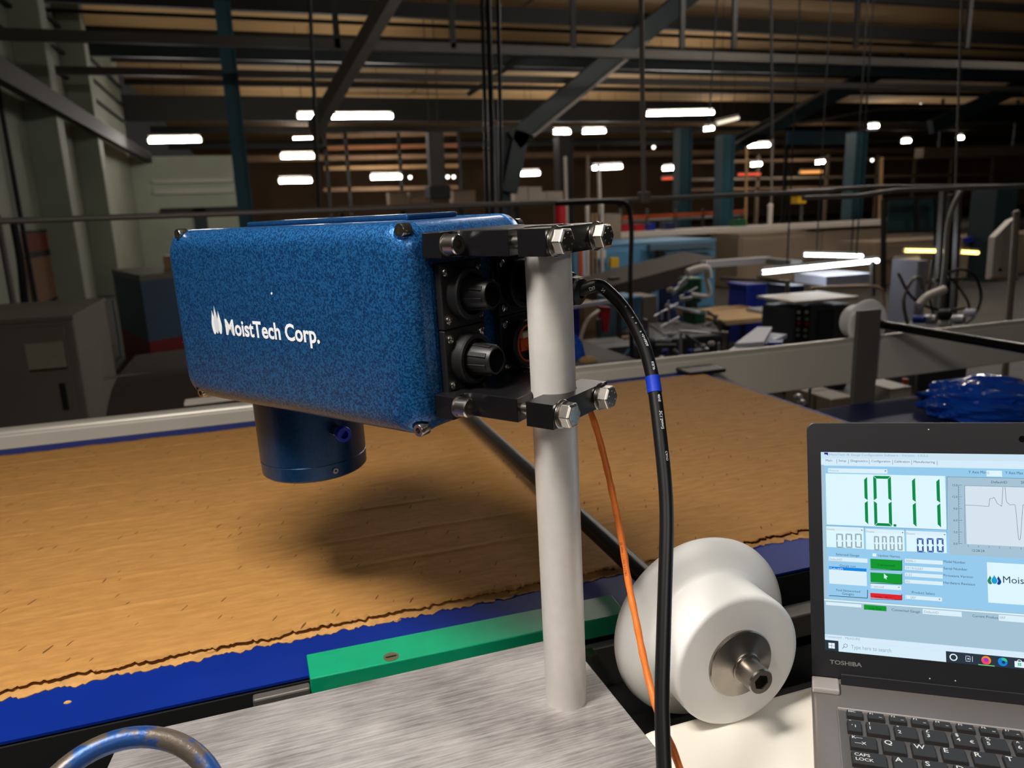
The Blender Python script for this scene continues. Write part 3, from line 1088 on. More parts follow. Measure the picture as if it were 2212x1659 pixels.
def carve(o, p, d, r):
    """sink a round pocket into a part along d"""
    cut = MB().cyl(p, p + Vector(d).normalized() * .05, r, n=28).build('cutter', M_BLUE)
    inv = ROOTM[o].inverted()
    for v in cut.data.vertices:
        v.co = inv @ v.co
    me_ = cut.data
    bpy.data.objects.remove(cut)
    cut = bpy.data.objects.new('cutter', me_)
    COL.objects.link(cut)
    src = bpy.data.objects.new('source', o.data)
    COL.objects.link(src)
    md = src.modifiers.new('cut', 'BOOLEAN')
    md.operation = 'DIFFERENCE'
    md.solver = 'EXACT'
    md.object = cut
    res = bpy.data.meshes.new_from_object(src.evaluated_get(bpy.context.evaluated_depsgraph_get()))
    bpy.data.objects.remove(src)
    bpy.data.objects.remove(cut)
    for p_ in res.polygons:
        p_.use_smooth = True
    res.set_sharp_from_angle(angle=R(35))
    o.data = res


nB = GF.to_3x3() @ Vector((-1, 0, 0))
nA = GF.to_3x3() @ Vector((0, -1, 0))
nBk = GF.to_3x3() @ Vector((1, 0, 0))
for px, py in ((866, 497), (907, 929), (387, 506), (437, 848)):
    u, z = gv(px, py, VS - .022)
    pk = GF @ Vector((VS - .0140, u, z))
    carve(lid_o, pk, nB, .0082)
    socket_screw(lid_o, pk, nB, .0060, .0105)
for u, z in ((UR + .012, GT - .012), (UL - .012, GT - .012), (UR + .012, GB + .012), (UL - .012, GB + .012)):
    socket_screw(back_o, GF @ Vector((VB + .014, u, z)), nBk, .0058, .0085)

# lettering and three drops on the lid
tx = MB(GF)
u0, z0 = gv(490, 722, VF)
u1, z1 = gv(692, 741, VF)
ex = Vector((0, u1 - u0, z1 - z0)).normalized()
ey = Vector((0, 0, 1))
wd = math.hypot(u1 - u0, z1 - z0)
vs, fs, w_ = text_geo('MoistTech Corp.', 1.0, .026)
hgt = .0172
kx = wd / w_
tx.add([Vector((VF - .0004, u0, z0)) + ex * v[0] * kx + ey * v[1] * hgt for v in vs], fs)
tx.build('lettering', M_WHITEPR, lid_o)


def drop_poly(cx, cz, w, h, n=20):
    pts_ = []
    for i in range(n):
        a = 2 * math.pi * i / n
        x = math.sin(a)
        y_ = -math.cos(a)
        k = 1 if y_ < 0 else (1 - y_) ** .75
        pts_.append((cx + w * x * (k if y_ > 0 else 1), cz + (y_ * h * .42 if y_ < 0 else y_ * h * .58)))
    return pts_


dl_, dz = gv(468.5, 699, VF)
for k, (du, dzz, w2, h2) in enumerate(((.0058, -.0008, .0038, .027), (-.0058, -.0004, .0038, .026), (0, .002, .0042, .031))):
    poly = drop_poly(dl_ + du, dz + dzz, w2, h2)
    mb = MB(GF)
    mb.add([(VF - .0003 - .0002 * k, u, z) for u, z in poly], [tuple(range(len(poly)))])
    mb.build('logo_drop', M_WHITEPR if k < 2 else mat('pale_print', (205, 210, 216), rough=.5), lid_o)
chip = gv(587, 634, VF)
MB(GF).cyl((VF - .0003, *chip), (VF + .002, *chip), .0012, n=10).build('paint_chip', M_WHITEPR, lid_o)

# lens tube below
SV, SU, SRD = .018, .372, .0635
sn = MB()
snp = GF @ Vector((SV, SU, GB + .004))
dn = GF.to_3x3() @ Vector((0, 0, -1))
sn.lathe(snp, dn, [(-.01, SRD), (.0865, SRD), (.0870, SRD - .0006), (.0876, SRD - .0006), (.0882, SRD), (.104, SRD - .0005), (.1065, SRD - .003), (.1065, SRD - .008), (.096, SRD - .010), (.094, .0)], 80)
sno = sn.build('lens_tube', M_BLUE2, gauge, smooth=35)
MB().cyl(snp + dn * .0945, snp + dn * .0955, SRD - .0105, n=40).build('lens_window', mat('lens_glass', (20, 24, 30), rough=.08), sno)
fd = (GF.to_3x3() @ Vector((-.22, -1, 0))).normalized()
fb = snp + dn * .049 + fd * (SRD - .002)
MB().lathe(fb, fd, [(0, .0082), (.012, .0082), (.0125, .0076), (.017, .0076)], 6).build('air_fitting', M_STEEL2, sno, smooth=25)
MB().lathe(fb, fd, [(.016, .0074), (.0165, .0092), (.0225, .0092), (.0235, .0085), (.0235, .0050), (.018, .0046), (.018, 0)], 28).build('push_ring', mat('blue_ring', (18, 44, 190), rough=.35), sno, smooth=35)
fb2 = snp + dn * .096 + (GF.to_3x3() @ Vector((-.30, -.95, 0))).normalized() * (SRD - .0025)
MB().lathe(fb2, (GF.to_3x3() @ Vector((-.30, -.95, 0))), [(0, .0036), (.004, .0036), (.0045, .003), (.0045, .0014), (.0015, .0014), (.0015, 0)], 14).build('set_screw', M_STEEL2, sno, smooth=35)

# connectors on the rear end
M_SOCK = mat('orange_socket', (206, 84, 30), rough=.5)


def slot_screw(parent, p, d, r, ang):
    c = MB().lathe(p, d, [(0, r), (.0012, r), (.0022, r * .72), (.0025, .0)], 16).build('screw', M_STEEL, parent, smooth=40)
    d = Vector(d).normalized()
    t = Vector((0, 0, 1))
    a = d.cross(t).normalized()
    b = d.cross(a)
    q = a * math.cos(ang) + b * math.sin(ang)
    MB().quadbar(p + d * .0023 - q * r * .8, p + d * .0023 + q * r * .8, .0007, .0007, up=d).build('screw_slot', M_DARK, c)


for ci, v in enumerate((-.0215, .0605)):
    for ri, z in enumerate((-.0722, -.1318)):
        f = MB(GF)
        f.box((v - .0295, UR - .0075, z - .0295), (v + .0295, UR - .0005, z + .0295))
        fl_ = f.build('connector', M_PLAST, gauge, bevel=.0012)
        for dv in (-.0225, .0225):
            for dz_ in (-.0212, .0212):
                slot_screw(fl_, GF @ Vector((v + dv, UR - .0075, z + dz_)), nA, .0042, rnd.uniform(0, 3))
        c = GF @ Vector((v, UR - .0075, z))
        MB().lathe(c, nA, [(0, .0238), (.010, .0238), (.0115, .0225), (.0115, .019), (.006, .0165), (.006, .004)], 56).build('collar', M_PLAST, fl_, smooth=30)
        if ci == 0:
            MB().lathe(c, nA, [(.004, .0150), (.012, .0148), (.032, .0132), (.034, .0122), (.034, .0108), (.012, .0104), (.012, 0)], 40).build('plug_shell', M_PLAST, fl_, smooth=30)
            t = Vector((0, 0, 1))
            a = nA.cross(t).normalized()
            b = nA.cross(a)
            for k in range(8):                     # ribs of the plug shell
                th = 2 * math.pi * k / 8 + .3
                q = a * math.cos(th) + b * math.sin(th)
                MB().quadbar(c + nA * .006 + q * .0150, c + nA * .031 + q * .0136, .0042, .0016, up=q).build('rib', M_PLAST, fl_, bevel=.0004)
        elif ri == 1:
            MB(GF).box((v - .009, UR - .0165, z - .008), (v + .009, UR - .013, z + .006)).build('plug', M_SOCK, fl_, bevel=.001)
            MB(GF).box((v - .0125, UR - .022, z + .0066), (v + .010, UR - .0150, z + .0122)).build('latch', mat('cream_latch', (214, 200, 160), rough=.5), fl_, bevel=.0008)
            MB().lathe(c, nA, [(.0116, .0190), (.0124, .0183), (.0124, .0172), (.0112, .0166)], 48).build('seal_ring', M_SOCK, fl_, smooth=40)

# mounting clamps, two alike
def clamp(zt, zb, label):
    zc_ = (zt + zb) / 2
    t = thing('pole_clamp', label, 'clamp', GF @ Vector((0, 0, zb)), GR, group='black clamps on the aluminium pole')
    arc_in = [(.0208 * math.cos(R(a)), .0208 * math.sin(R(a))) for a in range(150, 29, -8)]
    fil = [(-.043 - .008 + .008 * math.cos(R(a)), .066 - .008 + .008 * math.sin(R(a))) for a in range(0, 91, 15)]
    filr = [(-x, y) for x, y in reversed(fil)]
    poly = [(-.0625, .0868), (-.0625, .066)] + list(reversed(fil)) + [(-.043, .0095)] + arc_in + [(.043, .0095)] + list(reversed(filr)) + [(.0625, .066), (.0625, .0868)]
    MB(GF).prism(poly, zb, zt).build('mounting_block', M_BLACK, t, bevel=.0007)
    arc_o = [(.0208 * math.cos(R(a)), .0208 * math.sin(R(a))) for a in range(-8, -173, -8)]
    poly = [(-.0475, -.030), (.0435, -.030), (.0435, -.0029), (.0208, -.0029)] + arc_o + [(-.0208, -.0029), (-.0475, -.0029)]
    ob = MB(GF).prism(poly, zb, zt).build('clamp_jaw', M_BLACK, t, bevel=.0007)
    for v in (-.0345, .0295):
        p = GF @ Vector((v, -.030, zc_))
        hb = MB()
        hb.lathe(p, nA, [(.0040, .0112), (.0115, .0112), (.0128, .0096), (.0131, .0090), (.0131, .0)], 6)
        h = hb.build('hex_bolt', M_STEEL, t, bevel=.0005)
        MB().lathe(p, nA, [(0, .0122), (.0012, .0126), (.0016, .0122), (.0016, .006)], 36).build('washer', M_STEEL, h, smooth=40)
        MB().lathe(p, nA, [(.0016, .0112), (.0038, .0114), (.0042, .0105), (.0042, .006)], 30).build('spring_washer', M_STEEL2, h, smooth=40)
        # raised head marks
        a_ = nA.cross(Vector((0, 0, 1))).normalized()
        for k in range(6):
            th = k * math.pi / 3 + .4
            q = p + nA * .0132 + (a_ * math.cos(th) + Vector((0, 0, 1)) * math.sin(th)) * .0062
            MB().cyl(q - nA * .0003, q + nA * .0004, .0008, n=6).build('head_mark', M_STEEL2, h)
        MB().cyl(GF @ Vector((v, -.003, zc_)), GF @ Vector((v, .0098, zc_)), .0056, n=20).build('stud', M_STEEL, t, smooth=40)
    for s in (-1, 1):
        pp = GF @ Vector((s * .0545, .066, zc_))
        socket_screw(t, pp, nA, .0088, .0135, 'cap_screw')
        MB().lathe(pp, nA, [(0, .0098), (.001, .0098), (.0012, .0085)], 28).build('screw_washer', M_STEEL2, t, smooth=40)
    return t


clamp(-.0155, -.0374, 'upper black clamp joining the gauge to the top of the pole')
clamp(-.1581, -.1796, 'lower black clamp joining the gauge bottom to the pole')

# ------------------------------------------------------------------ cables
def swept_print(mb, fr, seglen, s0, txt, h, r, ang, bold=.0):
    """print text along a swept cable: x -> arc length from s0, y -> around the cable"""
    vs, fs, w = text_geo(txt, h, bold)
    out = []
    for x, y_, _ in vs:
        s = s0 + x
        k = min(max(int(s / seglen), 0), len(fr) - 2)
        t = s / seglen - k
        p = fr[k][0].lerp(fr[k + 1][0], t)
        a = fr[k][1]
        b = fr[k][2]
        toc = (Vector((0, 0, Z0)) - p).normalized()
        d = (fr[k + 1][0] - fr[k][0]).normalized()
        toc = (toc - d * toc.dot(d)).normalized()
        sd_ = d.cross(toc)
        th = ang + y_ / r
        out.append(p + (toc * math.cos(th) + sd_ * math.sin(th)) * (r + .00015))
    mb.add(out, fs)


def resample(pts_, step):
    pts_ = [Vector(p) for p in pts_]
    out = [pts_[0]]
    acc = 0
    for a, b in zip(pts_, pts_[1:]):
        L = (b - a).length
        while acc + L >= step:
            t = (step - acc) / L
            a = a.lerp(b, t)
            out.append(a.copy())
            L = (b - a).length
            acc = 0
        acc += L
    return out


pc = GF @ Vector((.0605, UR - .012, -.0680))
cab = thing('power_cable', 'thick black printed cable with blue tape curving from the gauge down past the roller', 'cable', atD(1436, 1690, .56))
plug = MB()
dpl = (nA + Vector((0, 0, -.16))).normalized()
plug.lathe(pc, dpl, [(0, .0160), (.030, .0160), (.032, .0172), (.056, .0172), (.059, .0160), (.060, .0135), (.071, .0125), (.073, .0060)], 40)
pl_o = plug.build('plug_body', M_PLAST, cab, smooth=30)
MB().lathe(pc + dpl * .058, dpl, [(0, .0150), (.010, .0150), (.013, .0120)], 6).build('gland_nut', M_PLAST, pl_o)
e0 = pc + dpl * .062
de = -(CAMR.transposed() @ (pc + dpl * .074 - Vector((0, 0, Z0)))).z
cpx = [(1290, 616), (1318, 634), (1352, 673), (1386, 735), (1405, 795), (1416, 860), (1427, 950), (1437, 1050), (1440, 1135), (1437, 1250), (1433, 1380), (1430, 1500), (1432, 1600), (1437, 1720)]
path = [e0, pc + dpl * .068]
acc_ = 30.0
for k, (x_, y_) in enumerate(cpx):
    if k:
        acc_ += math.hypot(x_ - cpx[k - 1][0], y_ - cpx[k - 1][1])
    path.append(atD(x_, y_, de + (.560 - de) * acc_ / 1260))
STEP = .003
sp_ = resample(spline(path, 10), STEP)
RCAB = .0060
MB().tube(sp_, RCAB, 20).build('sheath', M_RUBBER, cab, smooth=40)
fr = frames(sp_)


def arc_at(px, py):
    best = min(range(len(sp_)), key=lambda k: ((sp_[k] - Vector((0, 0, Z0))).normalized() - ray(px, py).normalized()).length)
    return best


k0, k1 = arc_at(1408, 812), arc_at(1412, 848)
MB().tube(sp_[k0:k1 + 1], RCAB + .0005, 20).build('blue_tape', mat('blue_tape', (14, 58, 196), rough=.45), cab, smooth=40)
pr = MB()
swept_print(pr, fr, STEP, STEP * arc_at(1275, 612), 'DU', .0036, RCAB, .1, .01)
swept_print(pr, fr, STEP, STEP * arc_at(1303, 622), 'N', .0036, RCAB, .1, .01)
for px, py in ((1352, 668), (1364, 686), (1374, 702), (1383, 718)):
    swept_print(pr, fr, STEP, STEP * arc_at(px, py), '0', .0018, RCAB, -.55, .01)
swept_print(pr, fr, STEP, STEP * arc_at(1388, 728), '+5+5&5&', .0023, RCAB, -.70, .01)
swept_print(pr, fr, STEP, STEP * arc_at(1404, 788), 'KEUP', .0024, RCAB, -.72, .01)
swept_print(pr, fr, STEP, STEP * arc_at(1421, 852), '40VE', .0024, RCAB, -.75, .01)
swept_print(pr, fr, STEP, STEP * arc_at(1426, 892), '2C1.5mm2', .0027, RCAB, -.72, .01)
swept_print(pr, fr, STEP, STEP * arc_at(1434, 980), 'CAVO', .0022, RCAB, -.85, .0)
pr.build('white_print', M_WHITEPR, cab)['kind'] = 'stuff'

oc = thing('network_cable', 'thin orange network cable running beside the black cable', 'cable', atD(1470, 1690, .57))
po = GF @ Vector((.0605, UR - .014, -.134))
path = [po, po + nA * .03 + Vector((0, 0, -.004)), atD(1200, 770, .70), atD(1238, 822, .708), atD(1266, 868, .715), atD(1288, 925, .718), atD(1308, 1000, .715), atD(1326, 1080, .705), atD(1342, 1160, .695), atD(1358, 1260, .68),
        atD(1374, 1340, .665), atD(1390, 1420, .65), atD(1407, 1490, .635), atD(1428, 1560, .61), atD(1450, 1610, .60), atD(1472, 1670, .59), atD(1490, 1720, .58)]
so = resample(spline(path, 10), STEP)
M_ORC = mat('orange_cable', (236, 122, 40), rough=.45, var=.12, vscale=120)
rads = [.0031 + .00018 * math.sin(i * .9) for i in range(len(so))]
MB().tube(so, rads, 14).build('sheath', M_ORC, oc, smooth=40)
fro = frames(so)
pr = MB()
swept_print(pr, fro, STEP, STEP * (min(range(len(so)), key=lambda k: ((so[k] - Vector((0, 0, Z0))).normalized() - ray(1345, 1175).normalized()).length)), 'SE 10MS COAX 4 CURE', .0022, .0032, 0)
pr.build('dark_print', mat('dark_print', (150, 70, 20), rough=.5), oc)['kind'] = 'stuff'

# ------------------------------------------------------------------ laptop
LR = Matrix(((0.77775468, 0.62760925, -0.03470298), (-0.62499551, 0.77803269, 0.06360618), (0.06691988, -0.0277808, 0.99737152)))
LT = Vector((0.48719569, 0.45488334, Z0 - 0.47431797))
LF = Matrix.Translation(LT) @ LR.to_4x4()
KP_ = .0232
M_LBASE = mat('laptop_grey_metal', (128, 120, 117), rough=.42, metal=.35, bump=.05, bscale=900)
M_LBLACK = mat('laptop_black_bezel', (30, 30, 33), rough=.45, bump=.04, bscale=900)
M_KEY = mat('key_black', (44, 42, 42), rough=.5, bump=.05, bscale=800)
M_LEG = mat('key_legend_white', (224, 222, 218), rough=.5)
M_SILV = mat('silver_hinge', (214, 204, 200), rough=.35, metal=.5)
lap = thing('laptop', 'open grey laptop showing a moisture reading on its screen at the right edge', 'laptop', LT, LR)
BX0, BX1, BY0, BY1 = -.0565, .3305, -.195, .0875
MB(LF).box((BX0, BY0, -.0255), (BX1, BY1, -.0045)).build('base', M_LBASE, lap, bevel=.004, seg=3)
# keyboard tray with a raised rim
wx0, wx1, wy0, wy1 = -1.40 * KP_, 13.45 * KP_, -3.95 * KP_, 1.72 * KP_
MB(LF).box((wx0, wy0, -.006), (wx1, wy1, -.0040)).build('keyboard_tray', mat('keyboard_tray_grey', (96, 92, 90), rough=.5, metal=.2), lap, bevel=.001)
MB(LF).box((wx0 - .0012, wy1, -.006), (wx1 + .0012, wy1 + .0016, -.0022)).build('tray_rim', M_SILV, lap, bevel=.0006)
MB(LF).box((wx0 - .0022, wy0, -.006), (wx0 - .0004, wy1, -.0034)).build('tray_rim', M_LBASE, lap, bevel=.0005)
KEYMESH = {}


def key(x, y, w, h, legends):
    """x, y: upper left corner in key pitches"""
    kx, ky = x * KP_, y * KP_
    kk = (round(w, 3), round(h, 3))
    if kk not in KEYMESH:
        W_, H_ = w * KP_, h * KP_
        mb = MB()
        i_ = .0007
        mb.add([(0, 0, -.0045), (W_, 0, -.0045), (W_, -H_, -.0045), (0, -H_, -.0045), (i_, -i_, 0), (W_ - i_, -i_, 0), (W_ - i_, -H_ + i_, 0), (i_, -H_ + i_, 0)],
               [(0, 1, 2, 3), (7, 6, 5, 4), (4, 5, 1, 0), (5, 6, 2, 1), (6, 7, 3, 2), (7, 4, 0, 3)])
        o_ = mb.build('key', M_KEY, lap, world=False, bevel=.0006)
        KEYMESH[kk] = o_
        o_.location = (kx, ky, 0)
    else:
        o_ = KEYMESH[kk].copy()
        COL.objects.link(o_)
        o_.parent = lap
        o_.location = (kx, ky, 0)
    lg = MB()
    for s, lx, ly, hh, al in legends:
        add_text(lg, s, (lx * KP_, ly * KP_, .00012), (1, 0, 0), (0, 1, 0), hh * KP_, .012, align=al)
    if lg.v:
        l_ = lg.build('legend', M_LEG, o_, world=False)
    return o_


for i, s in enumerate(['ESC'] + ['F%d' % k for k in range(1, 13)] + ['PRT', 'DEL']):
    L = [(s, .09, -.17, .12, 'LEFT')]
    if 1 <= i <= 9:
        L.append(('oo', .42, -.31, .07, 'LEFT'))
    key(-1.15 + .787 * i, 1.55, .64, .42, L)
key(-1.17, .88, .55, .74, [('-', .10, -.13, .2, 'LEFT'), ("' I", .18, -.48, .17, 'LEFT')])
nums = [('1', '!'), ('2', '"'), ('3', '£'), ('4', '$'), ('5', '%'), ('6', '^'), ('7', '&'), ('8', '*'), ('9', '('), ('0', ')'), ('-', '_'), ('=', '+')]
for i, (a_, b_) in enumerate(nums):
    L = [(b_, .13, -.24, .18, 'LEFT'), (a_, .13, -.52, .2, 'LEFT')]
    if i == 3:
        L.append(('€', .56, -.56, .18, 'LEFT'))
    key(-.48 + i * 1.0, .90, .84, .76, L)
key(11.52, .90, 1.8, .76, [('BACKSPACE', .15, -.3, .14, 'LEFT')])
key(-1.13, -.08, .98, .78, [('K—', .10, -.24, .17, 'LEFT'), ('—X', .18, -.56, .17, 'LEFT')])
for i, s in enumerate('QWERTYUIOP[]'):
    key(0 + i, -.06, .84, .78, [(s, .10, -.36, .26, 'LEFT')])
key(12.0, -.06, 1.3, 1.0, [])
key(-1.13, -1.02, 1.23, .78, [('CAPS', .12, -.32, .17, 'LEFT'), ('LOCK', .15, -.58, .17, 'LEFT')])
for i, s in enumerate("ASDFGHJKL;'#"):
    key(.26 + i, -1.0, .84, .78, [(s, .10, -.36, .26, 'LEFT')])
key(-1.13, -1.98, .95, .78, [('^', .25, -.36, .24, 'LEFT')])
for i, s in enumerate('\\ZXCVBNM,./'):
    key(-.02 + i, -1.96, .84, .78, [(s, .10, -.36, .26, 'LEFT')])
key(11.0, -1.96, 2.3, .78, [('SHIFT', .2, -.4, .18, 'LEFT')])
key(-1.13, -2.94, .95, .8, [('CTRL', .12, -.4, .17, 'LEFT')])
key(-.02, -2.94, .84, .8, [('FN', .12, -.4, .17, 'LEFT')])
key(.98, -2.94, .84, .8, [])
key(1.98, -2.94, .84, .8, [('ALT', .12, -.4, .17, 'LEFT')])
key(2.98, -2.94, 4.84, .8, [])
key(7.98, -2.94, .84, .8, [])
MB(LF).box((4.0 * KP_, BY0 + .012, -.0046), (8.6 * KP_, wy0 - .010, -.0040)).build('touchpad', M_KEY, lap, bevel=.0003)

# lid
TH = R(15.343527)
HY, HZ = .0877, -.0031
UPV = Vector((0, math.sin(TH), math.cos(TH)))
NRM = Vector((0, -math.cos(TH), math.sin(TH)))
SF = LF @ Matrix(((1, UPV.x, NRM.x, 0), (0, UPV.y, NRM.y, HY), (0, UPV.z, NRM.z, HZ), (0, 0, 0, 1)))   # (a, b, out of the screen)
SA0, SA1, SB0, SB1 = -.0558, .330, .0025, .2640
DL, DR, DB, DT = -.0426, .3184, .0300, .2331
rim = []
for cx, cy, a0 in ((SA1 - .008, SB1 - .008, 0), (SA0 + .008, SB1 - .008, 90)):
    for k in range(7):
        a = R(a0 + 15 * k)
        rim.append((cx + .008 * math.cos(a), cy + .008 * math.sin(a)))
rim += [(SA0, SB0), (SA1, SB0)]
lidp = MB(SF).prism(rim, -.007, .0006).build('lid', M_LBLACK, lap, bevel=.001)
MB(SF).box((SA0 + .0275, SB0 - .010, -.005), (SA1 - .0275, SB0 + .006, .0030)).build('hinge_cover', M_LBLACK, lap, bevel=.001)
MB(LF).box((BX0 + .0005, .0640, -.0046), (BX0 + .0260, .0865, .0010)).build('hinge', M_SILV, lap, bevel=.0015)
MB(LF).box((BX1 - .0260, .0640, -.0046), (BX1 - .0005, .0865, .0010)).build('hinge', M_SILV, lap, bevel=.0015)
mb = MB(SF)
add_text(mb, 'TOSHIBA', (-.0385, .0168, .0008), (1, 0, 0), (0, 1, 0), .0042, .02, width=.030)
mb.build('maker_lettering', mat('grey_lettering', (128, 126, 126), rough=.4), lidp)
MB(SF).cyl((.1377, .2481, .0004), (.1377, .2481, .0012), .003, n=20).build('webcam', mat('webcam_glass', (10, 10, 12), rough=.1), lidp)
for a_, b_ in ((.052, .0125), (.074, .0130), (.058, .2570)):
    MB(SF).cyl((a_, b_, .0005), (a_, b_, .0011), .0006, n=8).build('dust_speck', M_LEG, lidp)

SCRC = dict(base=(206, 230, 246), head=(204, 228, 244), tab=(214, 236, 250), panel=(150, 203, 238), grey=(166, 195, 213), white=(222, 247, 255), field=(220, 240, 250),
            seg=(16, 140, 72), btn=(22, 152, 50), btnd=(12, 96, 34), red=(226, 38, 48), redd=(140, 20, 30), task=(44, 56, 68), ink=(64, 84, 104), faint=(150, 172, 190), sel=(20, 134, 226), line=(120, 142, 158),
            blueseg=(60, 92, 170), greyseg=(150, 168, 176), chart=(214, 228, 240), winicon=(232, 242, 250), navy=(24, 40, 130), orange=(246, 140, 40), purple=(150, 60, 200), pink=(240, 70, 110), edge=(30, 130, 215), edgeg=(50, 200, 150),
            drop1=(50, 130, 90), drop2=(30, 160, 215), drop3=(34, 60, 140), logo=(50, 66, 92), lime=(120, 220, 130))
SCR_MB = {}
scr_root = MB(SF)
scr_root.box((DL, DB, .0006), (DR, DT, .0008))
scr_o = scr_root.build('screen', emit('scr_grey', SCRC['grey'], 1.0), lap)
SFI = SF.inverted()
SO = SFI @ Vector((0, 0, Z0))
SR3 = SFI.to_3x3()


def S(px, py):
    d = SR3 @ ray(px, py)
    t = (.0008 - SO.z) / d.z
    q = SO + d * t
    return q.x, q.y


def za(x, y):
    return S(1740 + x / 4.686, 890 + y / 4.686)


def zb_(x, y):
    return S(1740 + x / 4.686, 1170 + y / 4.686)


def smb(c):
    if c not in SCR_MB:
        SCR_MB[c] = MB(SF)
    return SCR_MB[c]


def rect(p, q, c, layer=1):
    a0, a1 = sorted((max(min(p[0], DR), DL), max(min(q[0], DR), DL)))
    b0, b1 = sorted((p[1], q[1]))
    z = .0008 + .00006 * layer
    smb(c).add([(a0, b0, z), (a1, b0, z), (a1, b1, z), (a0, b1, z)], [(0, 1, 2, 3)])


def label(s, p, h, c='ink', layer=4, width=None, align='LEFT', bold=.0):
    """h: cap height in metres on the screen"""
    add_text(smb(c), s, (p[0], p[1], .0008 + .00006 * layer), (1, 0, 0), (0, 1, 0), h, bold, width=width, align=align)


def line(p, q, w, c, layer=3):
    dx, dy = q[0] - p[0], q[1] - p[1]
    L = math.hypot(dx, dy)
    nx_, ny_ = -dy / L * w / 2, dx / L * w / 2
    z = .0008 + .00006 * layer
    smb(c).add([(p[0] + nx_, p[1] + ny_, z), (q[0] + nx_, q[1] + ny_, z), (q[0] - nx_, q[1] - ny_, z), (p[0] - nx_, p[1] - ny_, z)], [(0, 1, 2, 3)])


def poly(pts_, c, layer=3):
    z = .0008 + .00006 * layer
    smb(c).add([(a, b, z) for a, b in pts_], [tuple(range(len(pts_)))])


def disc(p, r, c, layer=3, r_in=0, n=24, a0=0, a1=360):
    z = .0008 + .00006 * layer
    o_ = [(p[0] + r * math.cos(R(a0 + (a1 - a0) * i / n)), p[1] + r * math.sin(R(a0 + (a1 - a0) * i / n)), z) for i in range(n + 1)]
    if r_in:
        i_ = [(p[0] + r_in * math.cos(R(a0 + (a1 - a0) * i / n)), p[1] + r_in * math.sin(R(a0 + (a1 - a0) * i / n)), z) for i in range(n + 1)]
        smb(c).add(o_ + i_, [(i, i + 1, n + 2 + i, n + 1 + i) for i in range(n)])
    else:
        smb(c).add(o_ + [(p[0], p[1], z)], [(i, i + 1, n + 1) for i in range(n)])


TX = .0024
rect((DL, DT), (DR, za(180, 470)[1]), 'head')
rect((DL, za(180, 470)[1]), (DR, za(200, 535)[1]), 'tab')
poly([za(188, 410), za(228, 410), za(228, 442), za(212, 430), za(190, 428)], 'navy')
label('MoistTech IR Gauge Configuration Software - Version:  1.0.5.2', za(243, 440), TX * .95, 'faint', width=za(1240, 455)[0] - za(243, 440)[0])
for s, x0, x1, y_ in (('Main', 205, 270, 500), ('Setup', 335, 412, 510), ('Diagnostics', 458, 628, 512), ('Configuration', 668, 860, 518), ('Calibration', 900, 1055, 522), ('Manufacturing', 1095, 1310, 530)):
    a = za(x0, y_)
    label(s, (a[0], za(205, 500)[1]), TX, 'ink', width=za(x1, y_)[0] - a[0])
for x_ in (315, 435, 645, 880, 1072, 1330):
    a = za(x_, 480)
    line((a[0], za(205, 475)[1]), (a[0], za(205, 520)[1]), .0003, 'ink')
# blue work area
py1 = zb_(200, 570)[1]
rect((za(195, 540)[0], za(195, 540)[1]), (DR, py1), 'panel')
rect((za(188, 538)[0], za(195, 536)[1]), (DR, za(195, 541)[1]), 'white', 2)
rect(za(228, 568), za(830, 625), 'field', 2)
label('Moisture', za(236, 600), TX * .8, 'faint')
poly([za(798, 592), za(820, 592), za(809, 604)], 'ink', 4)
# big reading
rect(za(203, 622), za(1430, 1190), 'white', 2)


def seg7(x0, y0, x1, y1, segs, w, c, layer=4, f=za):
    """seven segment digit between the two corner pixels of a zoomed view"""
    A, B_ = f(x0, y0), f(x1, y1)
    l, r_, t, b = A[0], B_[0], A[1], B_[1]
    m_ = (t + b) / 2
    g = w * .12
    sh = dict(a=[(l + g, t), (r_ - g, t), (r_ - w, t - w), (l + w, t - w)], d=[(l + w, b + w), (r_ - w, b + w), (r_ - g, b), (l + g, b)],
              f=[(l, t - g), (l + w, t - w - g), (l + w, m_ + w * .9), (l, m_ + g)], e=[(l, m_ - g), (l + w, m_ - w * .9), (l + w, b + w + g), (l, b + g)],
              b=[(r_, t - g), (r_ - w, t - w - g), (r_ - w, m_ + w * .9), (r_, m_ + g)], c=[(r_, m_ - g), (r_ - w, m_ - w * .9), (r_ - w, b + w + g), (r_, b + g)])
    for s in segs:
        poly(sh[s], c, layer)


SW = za(635, 650)[0] - za(604, 650)[0]
seg7(450, 650, 636, 1140, 'bc', SW, 'seg')
seg7(684, 645, 878, 1158, 'abcdef', SW, 'seg')
seg7(930, 660, 1124, 1165, 'bc', SW, 'seg')
seg7(1180, 668, 1372, 1172, 'bc', SW, 'seg')
rect(za(890, 1135), za(920, 1160), 'seg', 4)
